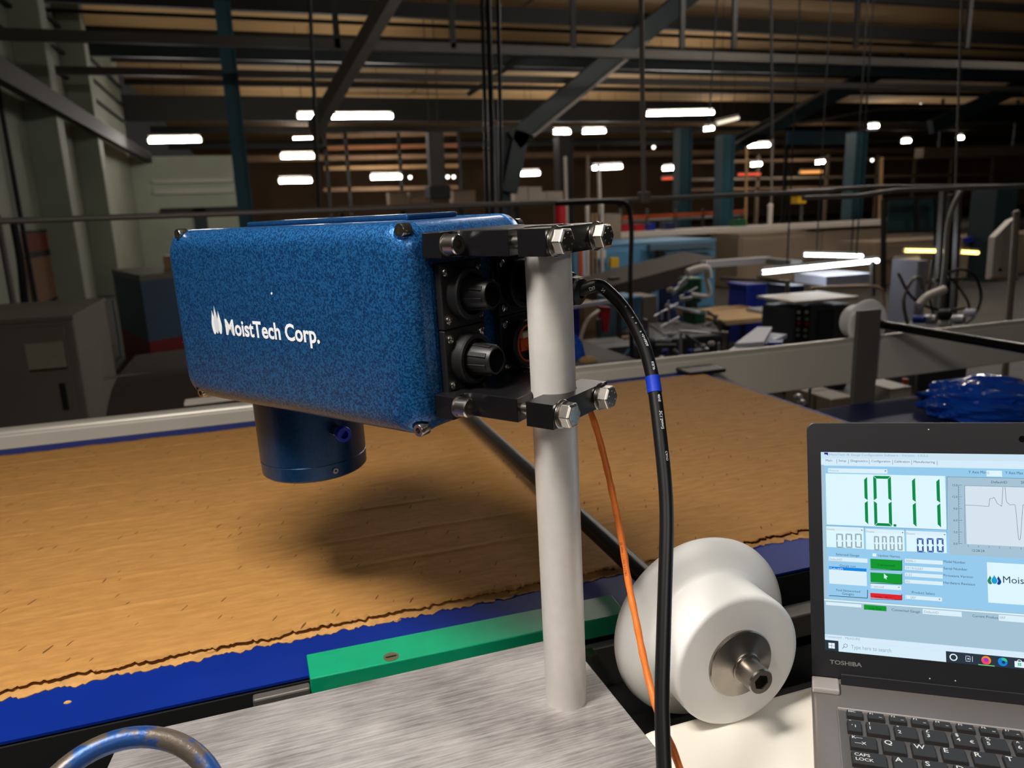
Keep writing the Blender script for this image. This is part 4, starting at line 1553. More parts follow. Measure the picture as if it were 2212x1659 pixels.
# three small readings
for (x0, x1, y0, dg, c) in ((210, 592, 1155, ((310, 382), (405, 475), (500, 572)), 'greyseg'), (607, 1005, 1180, ((692, 748), (772, 826), (850, 904), (928, 984)), 'greyseg'), (1017, 1430, 1200, ((1125, 1198), (1226, 1300), (1326, 1400)), 'blueseg')):
    rect(za(x0, y0), za(x1, y0 + 230), 'white', 2)
    rect(za(x0, y0 + 4), za(x1, y0 + 58), 'field', 3)
    label('Disable', za(x0 + 6, y0 + 38), TX * .8, 'faint', 5)
    poly([za(x1 - 32, y0 + 36), za(x1 - 12, y0 + 37), za(x1 - 22, y0 + 47)], 'ink', 5)
    line(za(x1, y0 + 4), za(x1, y0 + 58), .0004, 'line', 4)
    for xa, xb in dg:
        seg7(xa, y0 + 75, xb, y0 + 222, 'abcdef', .0013 if c == 'greyseg' else .0016, c, 5)
    rect(za(dg[0][1] + 4, y0 + 214), za(dg[0][1] + 14, y0 + 222), c, 5)
line(za(203, 1150), za(1430, 1192), .0004, 'line', 4)
# chart
rect((za(1432, 655)[0], za(1432, 655)[1]), (DR, za(1432, 1440)[1]), 'grey', 2)
line((za(1432, 655)[0], za(1432, 655)[1]), (DR, za(1432, 655)[1]), .0005, 'line', 4)
line(za(1432, 655), za(1432, 1195), .0006, 'line', 4)
rect((za(1612, 745)[0], za(1612, 745)[1]), (DR - .02, za(1612, 1335)[1]), 'chart', 3)
line(za(1612, 745), za(1615, 1335), .0004, 'line', 4)
line((za(1612, 745)[0], za(1612, 745)[1]), (DR - .02, za(1612, 745)[1]), .0004, 'line', 4)
for k, (s, y_) in enumerate((('15.0', 740), ('12.0', 858), ('9.0', 978), ('6.0', 1095), ('3.0', 1215), ('0.0', 1333))):
    label(s, za(1538, y_ + 12), TX * .9, 'ink', 4, align='RIGHT')
    line(za(1548, y_), za(1585, y_), .0003, 'ink', 4)
line(za(1548, 740), za(1552, 1333), .0003, 'ink', 4)
for k in range(26):
    y_ = 740 + 593 * k / 25
    line(za(1548, y_), za(1566, y_ + .5), .0002, 'ink', 4)
tr = [(1615, 942), (1720, 946), (1855, 956), (1864, 876), (1895, 876), (1905, 862), (1918, 880), (1940, 925), (1985, 955), (1998, 760)]
tr2 = [(2018, 760), (2032, 900), (2045, 920), (2070, 940), (2112, 935), (2125, 950), (2155, 1280), (2163, 1296), (2175, 1280), (2200, 940), (2230, 936)]
for t_ in (tr, tr2):
    for p_, q_ in zip(t_, t_[1:]):
        line(za(*p_), za(*q_), .0003, 'ink', 5)
ya = za(2230, 936)[1]
xa = za(2230, 936)[0]
for k in range(8):
    line((xa + .012 * k, ya + .001 * (k % 2)), (xa + .012 * (k + 1), ya + .001 * ((k + 1) % 2)), .0003, 'ink', 5)
x_ = za(1645, 1340)[0]
dx_ = (za(2180, 1362)[0] - za(1645, 1340)[0]) / 5
for k in range(14):
    line((x_ + dx_ * k, za(1612, 1345)[1]), (x_ + dx_ * k, za(1612, 1362)[1]), .0003, 'ink', 4)
label('12:28:24', za(1685, 1412), TX, 'ink')
label('DefaultID', za(1880, 720), TX * 1.05, 'ink')
label('SRF', za(2180, 725), TX * 1.05, 'ink')
label('Y Axis Min', za(1650, 620), TX * 1.15, 'ink', width=za(1825, 620)[0] - za(1650, 620)[0])
rect(za(1832, 592), za(1990, 655), 'white', 2)
label('0', za(1840, 630), TX * 1.1, 'faint')
label('Y Axis Max', za(2022, 628), TX * 1.15, 'ink', width=za(1825, 620)[0] - za(1650, 620)[0])
a = za(2022, 628)
rect((a[0] + .041, za(1832, 592)[1]), (a[0] + .075, za(1990, 655)[1]), 'white', 2)
# lower controls
label('Selected Gauge', zb_(308, 138), TX, 'ink', width=zb_(545, 150)[0] - zb_(308, 140)[0])
rect(zb_(235, 150), zb_(628, 215), 'field', 2)
label('DefaultID', zb_(242, 186), TX, 'faint', width=zb_(372, 186)[0] - zb_(242, 186)[0])
label('Gauge List', zb_(345, 252), TX, 'ink', width=zb_(510, 255)[0] - zb_(345, 250)[0])
rect(zb_(237, 250), zb_(622, 450), 'field', 2)
rect(zb_(237, 250), zb_(618, 305), 'sel', 3)
label('DefaultID', zb_(246, 283), TX, 'field', 5, width=zb_(380, 283)[0] - zb_(246, 283)[0])
rect(zb_(238, 478), zb_(628, 560), 'panel', 2)
line(zb_(238, 545), zb_(626, 572), .0007, 'ink', 4)
line(zb_(628, 488), zb_(628, 572), .0007, 'ink', 4)
label('Find Networked', zb_(312, 500), TX, 'ink', width=zb_(552, 505)[0] - zb_(312, 500)[0])
label('Gauges', zb_(372, 535), TX, 'ink', width=zb_(490, 540)[0] - zb_(372, 535)[0])
rect(zb_(678, 118), zb_(716, 150), 'white', 2)
label('Update Names', zb_(735, 150), TX, 'ink', width=zb_(955, 155)[0] - zb_(735, 150)[0])
for y0, y1, c, cd, s in ((172, 292, 'btn', 'btnd', 'Connected'), (310, 430, 'btn', 'btnd', ''), (518, 590, 'red', 'redd', 'Disable - Alarm')):
    rect(zb_(656, y0), zb_(975, y1), c, 2)
    line(zb_(975, y0 + 12), zb_(975, y1), .0006, cd, 4)
    line(zb_(656, y1 - 10), zb_(975, y1), .0006, cd, 4)
    if s:
        label(s, zb_(730 if y0 < 500 else 700, (y0 + y1) / 2 + 12), TX, cd, 5, width=zb_(900, 240)[0] - zb_(730, 240)[0])
poly([zb_(793, 322), zb_(795, 375), zb_(806, 366), zb_(813, 382), zb_(822, 378), zb_(816, 362), zb_(832, 357)], 'white', 6)
rect(zb_(660, 425), zb_(970, 492), 'field', 3)
label('1 second', zb_(668, 462), TX, 'faint', 5)
poly([zb_(935, 458), zb_(955, 459), zb_(945, 468)], 'ink', 5)
for y0, s, s2, y2 in ((172, '3000-1', 'Model Number', 212), (245, '0919H2687', 'Serial Number', 280), (312, '3.32', 'Firmware Version', 352), (382, 'H1', 'Hardware Revision', 425)):
    rect(zb_(1006, y0), zb_(1390, y0 + 62), 'field', 2)
    label(s, zb_(1015, y0 + 32), TX, 'faint', 5)
    label(s2, zb_(1398, y2), TX * 1.05, 'ink', width=(zb_(1398 + 19.2 * len(s2) - 10, y2)[0] - zb_(1398, y2)[0]))
label('Product Select', zb_(1078, 524), TX * 1.05, 'ink', width=zb_(1310, 524)[0] - zb_(1078, 524)[0])
rect(zb_(1010, 540), zb_(1382, 605), 'field', 2)
label('1   SRF', zb_(1018, 573), TX, 'faint', 5)
poly([zb_(1346, 578), zb_(1366, 579), zb_(1356, 590)], 'ink', 5)
# logo card
a = zb_(1835, 208)
b = zb_(1835, 615)
rect(a, (a[0] + .135, b[1]), 'white', 2)
c0 = zb_(1910, 392)


def dropf(cx, cy, w, h):
    return drop_poly(cx, cy, w, h)


poly(dropf(c0[0] - .0034, c0[1] - .0004, .0022, .0084), 'drop1', 4)
poly(dropf(c0[0] + .0036, c0[1] - .0004, .0022, .0084), 'drop3', 4)
poly(dropf(c0[0] + .0001, c0[1] + .0002, .0031, .0092), 'white', 5)
poly(dropf(c0[0] + .0001, c0[1] + .0002, .0026, .0084), 'drop2', 6)
label('MoistTech', zb_(2000, 416), .0068, 'logo', 4)
# status area
py2 = zb_(200, 588)[1]
line((DL, py2), (DR, py2), .0012, 'white', 3)
rect(zb_(207, 608), zb_(566, 668), 'field', 2)
rect(zb_(590, 636), zb_(820, 705), 'btn', 2)
label('Log Out', zb_(645, 682), TX, 'btnd', 5)
label('Connected Gauge:', zb_(872, 700), TX * 1.05, 'ink', width=zb_(1165, 710)[0] - zb_(872, 700)[0])
rect(zb_(1185, 680), zb_(1582, 762), 'field', 2)
label('DefaultID', zb_(1200, 720), TX, 'faint', 5)
label('Current Product', zb_(1690, 762), TX * 1.05, 'ink', width=zb_(1950, 770)[0] - zb_(1690, 762)[0])
a = zb_(1955, 738)
rect(a, (a[0] + .06, zb_(1955, 800)[1]), 'field', 2)
label('SRF', zb_(1965, 778), TX, 'faint', 5)
py3 = zb_(195, 935)[1]
py4 = zb_(195, 992)[1]
rect((DL, py3), (DR, py4), 'tab', 2)
label('Connected - MEASURE', zb_(205, 968), TX, 'faint', 4, width=zb_(552, 985)[0] - zb_(205, 968)[0])
rect((DL, py4), (DR, DB), 'task', 2)
rect((zb_(333, 1005)[0], py4), (zb_(1420, 1100)[0], DB), 'tab', 3)
label('Type here to search', zb_(462, 1082), .0040, 'faint', 5, width=zb_(868, 1105)[0] - zb_(462, 1082)[0])
q = zb_(405, 1052)
disc(q, .0019, 'ink', 5, .0015)
line((q[0] - .0013, q[1] - .0013), (q[0] - .0032, q[1] - .0034), .0004, 'ink', 5)
q = zb_(265, 1052)
for sx_ in (0, 1):
    for sy_ in (0, 1):
        rect((q[0] - .0030 + sx_ * .0031, q[1] - .0028 + sy_ * .0029), (q[0] - .0002 + sx_ * .0031, q[1] - .0002 + sy_ * .0029), 'winicon', 4)
yb_ = (py4 + DB) / 2
q = (zb_(1497, 1152)[0], yb_)
disc(q, .0034, 'winicon', 4, .0024)
q = (zb_(1655, 1165)[0], yb_)
for a0_, b0_, a1_, b1_ in ((-.0030, .0022, .0010, .0026), (-.0030, -.0026, .0010, -.0022), (-.0030, -.0016, -.0026, .0016), (.0006, -.0016, .0010, .0016), (-.0014, -.0006, -.0002, .0006), (.0026, -.0026, .0030, .0026)):
    rect((q[0] + a0_, q[1] + b0_), (q[0] + a1_, q[1] + b1_), 'winicon', 4)
q = (zb_(1828, 1180)[0], yb_ + .0002)
disc(q, .0040, 'orange', 4)
disc((q[0] - .0006, q[1] - .0008), .0032, 'pink', 5)
disc((q[0] + .0001, q[1] + .0004), .0018, 'purple', 6)
rect((q[0] - .0068, DB + .0003), (q[0] + .0068, DB + .0011), 'lime', 4)
q = (zb_(1995, 1195)[0], yb_ + .0002)
disc(q, .0040, 'edge', 4)
disc((q[0] + .0010, q[1] + .0012), .0026, 'edgeg', 5, a0=-20, a1=150)
disc((q[0] + .0006, q[1] - .0004), .0014, 'task', 6)
q = (zb_(2165, 1215)[0], yb_ - .0004)
rect((q[0] - .0040, q[1] - .0032), (q[0] + .0040, q[1] + .0024), 'winicon', 4)
disc((q[0], q[1] + .0022), .0020, 'winicon', 4, .0014, a0=0, a1=180)
for sx_ in (0, 1):
    for sy_ in (0, 1):
        rect((q[0] - .0014 + sx_ * .0015, q[1] - .0016 + sy_ * .0015), (q[0] - .0001 + sx_ * .0015, q[1] - .0003 + sy_ * .0015), 'edgeg', 5)
sp_all = MB()
sp_mats = []
for c, mb in SCR_MB.items():
    o_ = len(sp_all.v)
    sp_all.v += mb.v
    sp_all.f += [tuple(i + o_ for i in f_) for f_ in mb.f]
    sp_mats += [c] * len(mb.f)
me = bpy.data.meshes.new('screen_print')
inv_ = ROOTM[lap].inverted()
me.from_pydata([tuple(inv_ @ p) for p in sp_all.v], [], sp_all.f)
names_ = list(SCR_MB)
for c in names_:
    me.materials.append(emit('scr_' + c, SCRC[c], 1.0))
for p_, c in zip(me.polygons, sp_mats):
    p_.material_index = names_.index(c)
spo = bpy.data.objects.new('screen_print', me)
COL.objects.link(spo)
spo.parent = scr_o
spo['kind'] = 'stuff'

# ------------------------------------------------------------------ hall behind: machines, boxes, posts, hoses
def c_(name, col, **k):
    return mat(name, col, **k)


M_BEIGE = c_('beige_machine', (146, 128, 108), rough=.6, var=.12, vscale=2)
M_TAN = c_('tan_carton', (176, 140, 96), rough=.8, var=.1, vscale=8)
M_LBLUE = c_('light_blue_machine', (86, 140, 176), rough=.55, var=.1, vscale=3)
M_DBLUE = c_('deep_blue_plastic', (16, 44, 150), rough=.45)
M_NAVY = c_('navy_plastic', (28, 40, 88), rough=.5, var=.15, vscale=6)
M_REDP = c_('red_plastic', (176, 22, 30), rough=.45)
M_ORANGE = c_('orange_rack', (200, 84, 34), rough=.5)
M_YEL = c_('yellow_plastic', (226, 176, 30), rough=.5)
M_OFFW = c_('off_white_metal', (216, 206, 194), rough=.5, var=.05, vscale=6)
M_SILVER = c_('silver_metal', (190, 190, 196), rough=.35, metal=.7)
M_DGREEN = c_('dark_green_paint', (18, 84, 50), rough=.45)
M_DGREY = c_('dark_grey_panel', (66, 66, 72), rough=.5, var=.1, vscale=8)
M_BROWNB = c_('dark_brown_belt', (48, 37, 30), rough=.7, var=.15, vscale=4)
M_CAB = c_('grey_cabinet_paint', (112, 106, 94), rough=.6, var=.15, vscale=2)
M_LAV = c_('pale_lavender_plastic', (206, 208, 226), rough=.4)
M_OLIVE = c_('olive_paint', (92, 94, 58), rough=.6)


def thing_box(name, label, cat, r, Y, depth, m, kind='panel', ground=False, group=None, m2=None, base=None):
    """box whose front face at depth Y covers the pixel rectangle r; kind gives it its parts"""
    a, b = atY(r[0], r[3], Y), atY(r[2], r[1], Y)
    x0, x1 = min(a.x, b.x), max(a.x, b.x)
    z0, z1 = (0.0 if ground else min(a.z, b.z)), max(a.z, b.z)
    z0 = base if base is not None else z0
    w, h = x1 - x0, z1 - z0
    t = thing(name, label, cat, ((x0 + x1) / 2, Y + depth / 2, z0), group=group)
    e = min(w, h) * .06
    MB().box((x0, Y, z0), (x1, Y + depth, z1)).build('body', m, t, bevel=e * .5)
    m2 = m2 or m
    if kind == 'crate':
        MB().box((x0 - e, Y - e, z1 - 2.2 * e), (x1 + e, Y + depth + e, z1 + e * .2)).build('rim', m2, t, bevel=e * .4)
        MB().box((x0 + w * .3, Y - e * .8, z1 - 5 * e), (x1 - w * .3, Y + e, z1 - 3.5 * e)).build('handle', m2, t)
    elif kind == 'carton':
        MB().box((x0 + e * .2, Y, z1), (x1 - e * .2, Y + depth * .5, z1 + e * .5)).build('flap', m2, t)
        MB().box((x0 + e * .2, Y + depth * .52, z1), (x1 - e * .2, Y + depth, z1 + e * .5)).build('flap', m2, t)
    elif kind == 'cabinet':
        MB().box((x0 + 1.2 * e, Y - e * .4, z0 + h * .08), (x1 - 1.2 * e, Y + e * .1, z1 - 1.2 * e)).build('door', m2, t, bevel=e * .2)
        MB().box((x1 - 3.2 * e, Y - e * .9, z0 + h * .52), (x1 - 2.4 * e, Y - e * .4, z0 + h * .66)).build('handle', M_DARK, t)
        MB().box((x0 - e * .2, Y - e * .3, z1 - e * .4), (x1 + e * .2, Y + depth, z1 + e * .2)).build('top', m, t)
    elif kind == 'panel':
        k = 3 if w > 1.6 * h else 1
        for i in range(k):
            MB().box((x0 + w * i / k + e, Y - e * .3, z0 + e), (x0 + w * (i + 1) / k - e, Y + e * .1, z1 - e)).build('cover', m2, t, bevel=e * .15)
        MB().box((x0, Y - e * .1, z1), (x1, Y + depth, z1 + e * .5)).build('top_edge', m2, t)
    elif kind == 'drum':
        pass
    return t


def drum(name, label, cat, r, Y, m, ground=False, group=None, m2=None):
    a, b = atY(r[0], r[3], Y), atY(r[2], r[1], Y)
    R_ = (b.x - a.x) / 2
    c = Vector(((a.x + b.x) / 2, Y + R_, 0.0 if ground else a.z))
    h = b.z - c.z
    t = thing(name, label, cat, c, group=group)
    MB().lathe(c, (0, 0, 1), [(0, 0), (0, R_ * .95), (h * .03, R_), (h * .33, R_), (h * .35, R_ * 1.04), (h * .37, R_), (h * .66, R_), (h * .68, R_ * 1.04), (h * .7, R_), (h * .96, R_), (h, R_ * .95)], 24).build('barrel', m, t, smooth=40)
    MB().lathe(c + Vector((0, 0, h)), (0, 0, 1), [(0, R_ * .93), (h * .02, R_ * .93), (h * .02, 0)], 24).build('lid', m2 or m, t, smooth=40)
    return t


def post(label, x0, y0, x1, y1, Y, wpx, m, ground=False, grp='thin posts in the hall', name='guard_post', cap=True):
    a, b = atY(x0, y0, Y), atY(x1, y1, Y)
    if ground:
        b = Vector((b.x, b.y, 0 if ground is True else ground))
    r = wpx / 2 * Y / FPX * 1.05
    t = thing(name, label, 'post', b, group=grp)
    MB().tube([a, b], r, 10).build('tube', m, t, smooth=40)
    if cap:
        MB().lathe(a, (a - b), [(0, r * 1.15), (r * .6, r * 1.15), (r * 1.2, r * .6), (r * 1.3, 0)], 12).build('cap', m, t, smooth=50)
    MB().cyl(b, b + (a - b).normalized() * r * .8, r * 2, n=12).build('foot', m, t)
    return t


def hose(label, pts_, rpx, m, name='air_hose', grp=None):
    P = [atY(x, y, Y) for x, y, Y in pts_]
    r = rpx * pts_[0][2] / FPX
    return tag(MB().tube(spline(P), r, 10).build(name, m, smooth=40), label, 'hose', grp)


def bar(mb, x0, y0, x1, y1, Y, tpx, d=.05):
    a, b = atY(x0, y0, Y), atY(x1, y1, Y)
    mb.quadbar(a + Vector((0, d / 2, 0)), b + Vector((0, d / 2, 0)), d, tpx * Y / FPX)


def onwall(px, py):
    r = ray(px, py)
    return r * (XW / r.x) + Vector((0, 0, Z0))


# --- left side
cab_l = thing_box('control_cabinet', 'dark grey control cabinet with a paper notice in the left corner', 'cabinet', (-70, 684, 155, 930), 4.2, .9, M_CAB, 'cabinet', ground=True)
a, b = atY(62, 800, 4.13), atY(134, 738, 4.13)
pn = MB().box((a.x, 4.135, a.z), (b.x, 4.14, b.z)).build('paper_notice', c_('aged_paper', (150, 142, 122), rough=.9, var=.08, vscale=20))
tag(pn, 'pale paper notice stuck on the dark grey cabinet door', 'notice')
for (x0, y0, x1, y1), m, lb, nm in (((46, 500, 104, 545), c_('faded_red_board', (120, 52, 38), rough=.8), 'faded red safety board on the pale left wall', 'wall_board'), ((68, 550, 112, 655), c_('tan_board', (132, 100, 74), rough=.8), 'tan notice board under the red board on the wall', 'wall_board')):
    p = [onwall(x0, y1), onwall(x1, y1), onwall(x1, y0), onwall(x0, y0)]
    y0_, y1_ = min(q.y for q in p), max(q.y for q in p)
    z0_, z1_ = sorted(((p[0].z + p[1].z) / 2, (p[2].z + p[3].z) / 2))
    bo = thing(nm, lb, 'board', (XW, y0_, z0_))
    MB().box((XW + .004, y0_, z0_), (XW + .03, y1_, z1_)).build('sheet', m, bo)
    MB().box((XW + .004, y0_ - .03, z1_ - .02), (XW + .04, y1_ + .03, z1_ + .02)).build('frame', M_BEAM, bo)
    MB().box((XW + .004, y0_ - .03, z0_ - .02), (XW + .04, y1_ + .03, z0_ + .02)).build('frame', M_BEAM, bo)
post('pale grey pipe standing behind the dark grey cabinet', -4, 470, 36, 700, 6.5, 11, M_PIPE, True)
hose('dark hose hanging beside the pale grey pipe at left', [(30, 480, 7), (44, 560, 7), (52, 640, 7), (60, 720, 7)], 7, M_RUBBER)
C0, C1, C2 = atY(302, 600, 7.5), atY(246, 612, 8.7), atY(480, 598, 8.0)
C3 = C1 + C2 - C0
con = thing('waste_container', 'blue grey container with red skirt standing left of the gauge', 'container', (C0.x, C0.y, 0))
zt = C0.z
P4 = [(C0.x, C0.y), (C2.x, C2.y), (C3.x, C3.y), (C1.x, C1.y)]
MB().prism(P4, .33, zt - .03).build('body', c_('slate_blue_panel', (58, 82, 108), rough=.6, var=.15, vscale=2), con)
MB().prism(P4, .0, .33).build('skirt', c_('dark_red_panel', (112, 16, 18), rough=.55), con)
MB().prism([((x - C0.x) * 1.02 + C0.x, (y - C0.y) * 1.02 + C0.y) for x, y in P4], zt - .03, zt + .02).build('top', M_CAB, con)
thing_box('carton', 'small tan carton standing on the blue grey container', 'carton', (356, 552, 392, 590), 8.2, .25, M_TAN, 'carton', m2=M_OFFW, base=zt + .021)
cv = thing('curved_cover', 'dark brown curved cover behind the far aluminium rail', 'cover', (-.3, 2.9, 0))
cx0, cx1 = atY(222, 830, 2.6).x, .8
ztop_ = atY(330, 802, 2.9).z
mb = MB()
prof = [(2.45, 0), (2.45, ztop_ - .22)] + [(2.45 + .45 * (1 - math.cos(R(90 * k / 8))), ztop_ - .22 + .22 * math.sin(R(90 * k / 8))) for k in range(1, 9)] + [(3.3, ztop_), (3.3, 0)]
mb.add([(cx0, y, z) for y, z in prof] + [(cx1, y, z + .06) if z > 0 else (cx1, y, z) for y, z in prof], [(i, (i + 1) % len(prof), len(prof) + (i + 1) % len(prof), len(prof) + i) for i in range(len(prof))] + [tuple(reversed(range(len(prof)))), tuple(range(len(prof), 2 * len(prof)))])
mb.build('shell', M_BROWNB, cv, smooth=40)
mb = MB()
bar(mb, 224, 820, 470, 790, 2.86, 5, .03)
mb.build('edge_strip', M_GREYST, cv)
mb = MB()
bar(mb, 398, 874, 520, 860, 2.3, 6, .05)
tag(mb.build('trim_bar', M_OFFW), 'short off-white bar lying behind the aluminium rail under the gauge', 'bar')
br = thing('broom', 'broom with light blue head leaning at the left wall', 'broom', atY(270, 815, 8.8))
MB().tube([atY(243, 650, 9.2), atY(266, 795, 8.8)], .014, 8).build('handle', c_('pale_blue_handle', (140, 170, 186), rough=.5), br, smooth=40)
p = atY(270, 798, 8.8)
MB().prism([(p.x - .05, 8.72), (p.x + .12, 8.72), (p.x + .15, 8.9), (p.x - .08, 8.9)], atY(270, 818, 8.8).z, p.z).build('brush', c_('blue_bristle', (60, 140, 190), rough=.8), br)

# --- far middle
lb_ = thing('long_bench', 'long grey bench crossing the hall behind the top of the gauge', 'bench', atY(1000, 460, 19))
a, b = atY(735, 452, 19.0), atY(1330, 438, 19.0)
MB().box((a.x, 18.6, a.z - .08), (b.x, 19.6, a.z + .06)).build('top', M_BEIGE, lb_)
BENCH_Z = a.z + .062
for k in range(6):
    x = a.x + (b.x - a.x) * k / 5
    MB().box((x - .05, 18.7, 0), (x + .05, 18.8, a.z - .08)).build('leg', M_BEAM, lb_)
for (r, m, l) in (((1112, 404, 1140, 432), M_OFFW, 'bright white box left of a touching pair on the bench'), ((1142, 404, 1170, 432), M_OFFW, 'bright white box right of a touching pair on the bench'), ((1182, 413, 1216, 432), M_OFFW, 'low white box right of the bright pair'),
                  ((842, 416, 880, 444), M_BEIGE, 'beige carton far left on the long bench'), ((886, 414, 926, 444), M_BEIGE, 'beige carton second from the left on the long bench'), ((980, 412, 1026, 440), M_BEIGE, 'beige carton right of the air duct on the long bench')):
    thing_box('storage_box', l, 'box', r, 18.9, .4, m, 'carton', group='boxes on the long bench', base=BENCH_Z)
rk = thing('pallet_rack', 'dark pallet rack with brown beams beyond the long bench', 'rack', atY(800, 470, 34))
for x in (700, 745, 860, 925, 990):
    mb = MB()
    q = atY(x, 285, 34)
    mb.box((q.x - .07, 34, 0), (q.x + .07, 34.1, q.z))
    mb.build('upright', M_BEAM, rk)
for y, m in ((292, M_FARW), (318, c_('rack_brown', (150, 96, 56), rough=.6)), (340, M_FARW), (362, M_TAN), (408, M_FARW)):
    mb = MB()
    bar(mb, 700, y + 2, 990, y - 4, 34, 8, .1)
    mb.build('beam', m, rk)
post('white lit post left of a pair under the row of three lamps', 1221, 342, 1225, 418, 16, 7, M_OFFW, True)
post('white post right of a pair beside the low lamp', 1293, 360, 1300, 415, 12, 8, M_OFFW, True)
post('brownish post between the two white posts', 1270, 340, 1270, 418, 16, 7, M_BEIGE, True)
post('short white post behind the upper clamp bolt', 1300, 446, 1300, 482, 8, 8, M_OFFW, True)
post('short pinkish white post left of the clamp bolt', 1268, 450, 1268, 482, 8, 8, M_OFFW, True)
for i, x in enumerate((1279, 1288)):
    post(('left' if i == 0 else 'right') + ' of two tiny cream pegs behind the upper clamp', x, 464, x, 482, 8, 5, M_TAN, True)
drum('waste_drum', 'red drum standing behind the top corner of the gauge', 'drum', (1203, 443, 1226, 472), 9, M_REDP, ground=True, m2=M_REDP)
thing_box('service_cabinet', 'beige cabinet behind the upper right hex bolt', 'cabinet', (1305, 462, 1342, 505), 10.0, .4, M_BEIGE, 'cabinet', ground=True)
rk = thing('shelf_rack', 'low shelf rack with orange beams right of the beige cabinet', 'rack', atY(1450, 510, 15))
for x in (1342, 1400, 1460, 1520, 1610):
    mb = MB()
    q = atY(x, 450, 15)
    mb.box((q.x - .02, 15, 0), (q.x + .02, 15.06, q.z))
    mb.build('upright', M_GREYST, rk)
mb = MB()
bar(mb, 1340, 471, 1615, 456, 15, 8, .08)
mb.build('beam', M_ORANGE, rk)
mb = MB()
bar(mb, 1340, 480, 1615, 466, 15, 5, .5)
mb.build('shelf', M_GREYST, rk)
fp = thing('wall_cladding', 'blue cladding panel high behind the teal column at right', 'panel', atY(1780, 310, 30))
a, b = atY(1700, 312, 30), atY(1840, 274, 30)
for k in range(4):
    MB().box((a.x + (b.x - a.x) * k / 4 + .02, 30, a.z), (a.x + (b.x - a.x) * (k + 1) / 4 - .02, 30.08, b.z)).build('sheet', c_('blue_cladding', (60, 98, 128), rough=.6), fp)
MB().box((a.x, 30.08, 0), (a.x + .15, 30.2, b.z)).build('support', M_BEAM, fp)
MB().box((b.x - .15, 30.08, 0), (b.x, 30.2, b.z)).build('support', M_BEAM, fp)
fd_ = thing('overhead_duct', 'long beige duct crossing high at the right edge', 'duct', atY(2100, 340, 28))
mb = MB()
bar(mb, 1995, 330, 2320, 322, 28, 26, .5)
mb.build('duct_body', M_BEIGE, fd_)
for x_ in (2030, 2190):
    q = atY(x_, 320, 28.2)
    MB().box((q.x - .05, 28.2, q.z), (q.x + .05, 28.3, ZR)).build('hanger', M_BEAM, fd_)
rk = thing('far_rack', 'tall far rack with brown shelves right of the teal columns', 'rack', atY(1800, 480, 38))
for x_ in (1490, 1560, 1640, 1700, 1790, 1900, 1980, 2060, 2150):
    q = atY(x_, 335, 38)
    MB().box((q.x - .08, 38, 0), (q.x + .08, 38.15, q.z)).build('upright', M_BEIGE, rk)
for y_, m in ((350, M_FARW), (388, M_BEIGE), (410, M_FARW)):
    mb = MB()
    bar(mb, 1490, y_, 2150, y_ - 12, 38, 7, .6)
    mb.build('shelf', m, rk)

# --- white ledge and machines below it
lg = thing('white_ledge', 'long white machine ledge running behind the light blue machine', 'ledge', atY(1600, 560, 11.5))
a, b = atY(1322, 509, 11.3), atY(1975, 474, 11.3)
MB().box((a.x, 11.25, a.z - .05), (b.x, 11.6, a.z + .05)).build('ledge', M_OFFW, lg, bevel=.01)
MB().box((a.x, 11.35, 0), (b.x, 11.55, a.z - .05)).build('apron', M_BEIGE, lg)
for k in range(9):
    x = a.x + (b.x - a.x) * (k + .5) / 9
    MB().box((x - .32, 11.31, .3), (x + .32, 11.35, a.z - .12)).build('panel', M_BEIGE, lg, bevel=.01)
LEDGE_Z = a.z + .052
for r, m, l in (((1344, 483, 1358, 504), M_REDP, 'upright red bin on the white ledge'), ((1372, 484, 1392, 498), M_REDP, 'low red bin right of the black drop hose'), ((1401, 482, 1416, 491), M_DBLUE, 'small blue bin on the shelf rack'), ((1438, 480, 1459, 489), M_NAVY, 'navy bin on the shelf rack left of the column'), ((1588, 473, 1613, 484), M_DGREEN, 'green bin right of the bright teal column')):
    thing_box('storage_bin', l, 'bin', r, 11.3, .2, m, 'crate', group='small bins by the shelf rack', base=LEDGE_Z)

mlb = thing_box('packing_machine', 'light blue packing machine behind the black drop hose', 'machine', (1288, 520, 1548, 620), 8.6, 1.2, M_LBLUE, 'panel', ground=True)
a = atY(1407, 530, 8.5)
mb = MB()
bar(mb, 1405, 535, 1545, 528, 8.45, 14, .1)
bar(mb, 1440, 548, 1545, 540, 8.45, 6, .1)
mb.build('guide_arm', c_('grey_blue_arm', (84, 106, 120), rough=.5), mlb)
MB().cyl(atY(1424, 540, 8.3), atY(1424, 558, 8.3), .06, n=12).build('sensor', M_DARK, mlb)
for r, m, nm in (((1286, 540, 1308, 558), M_OFFW, 'sign_plate'), ((1319, 556, 1336, 578), M_YEL, 'warning_plate'), ((1290, 562, 1306, 578), M_NAVY, 'switch_plate')):
    a, b = atY(r[0], r[3], 8.45), atY(r[2], r[1], 8.45)
    MB().box((a.x, 8.44, a.z), (b.x, 8.5, b.z)).build(nm, m, mlb)
for i, (x, m) in enumerate(((1240, M_LBLUE), (1251, M_ORANGE), (1259, M_LAV), (1266, M_TAN), (1276, M_NAVY))):
    thing_box('upright_board', ('first', 'second', 'third', 'fourth', 'fifth')[i] + ' of the coloured upright boards beside the pole, counted from the pole', 'board', (x, 540, x + 8, 622), 8.0, .05, m, 'plain', ground=True, group='coloured upright boards')
ib_ = thing('inclined_conveyor', 'dark brown inclined conveyor below the light blue machine', 'conveyor', atY(1400, 640, 6))
mb = MB()
a0, a1, b0, b1 = atY(1236, 640, 6.0), atY(1236, 700, 6.0), atY(1548, 556, 6.6), atY(1548, 578, 6.6)
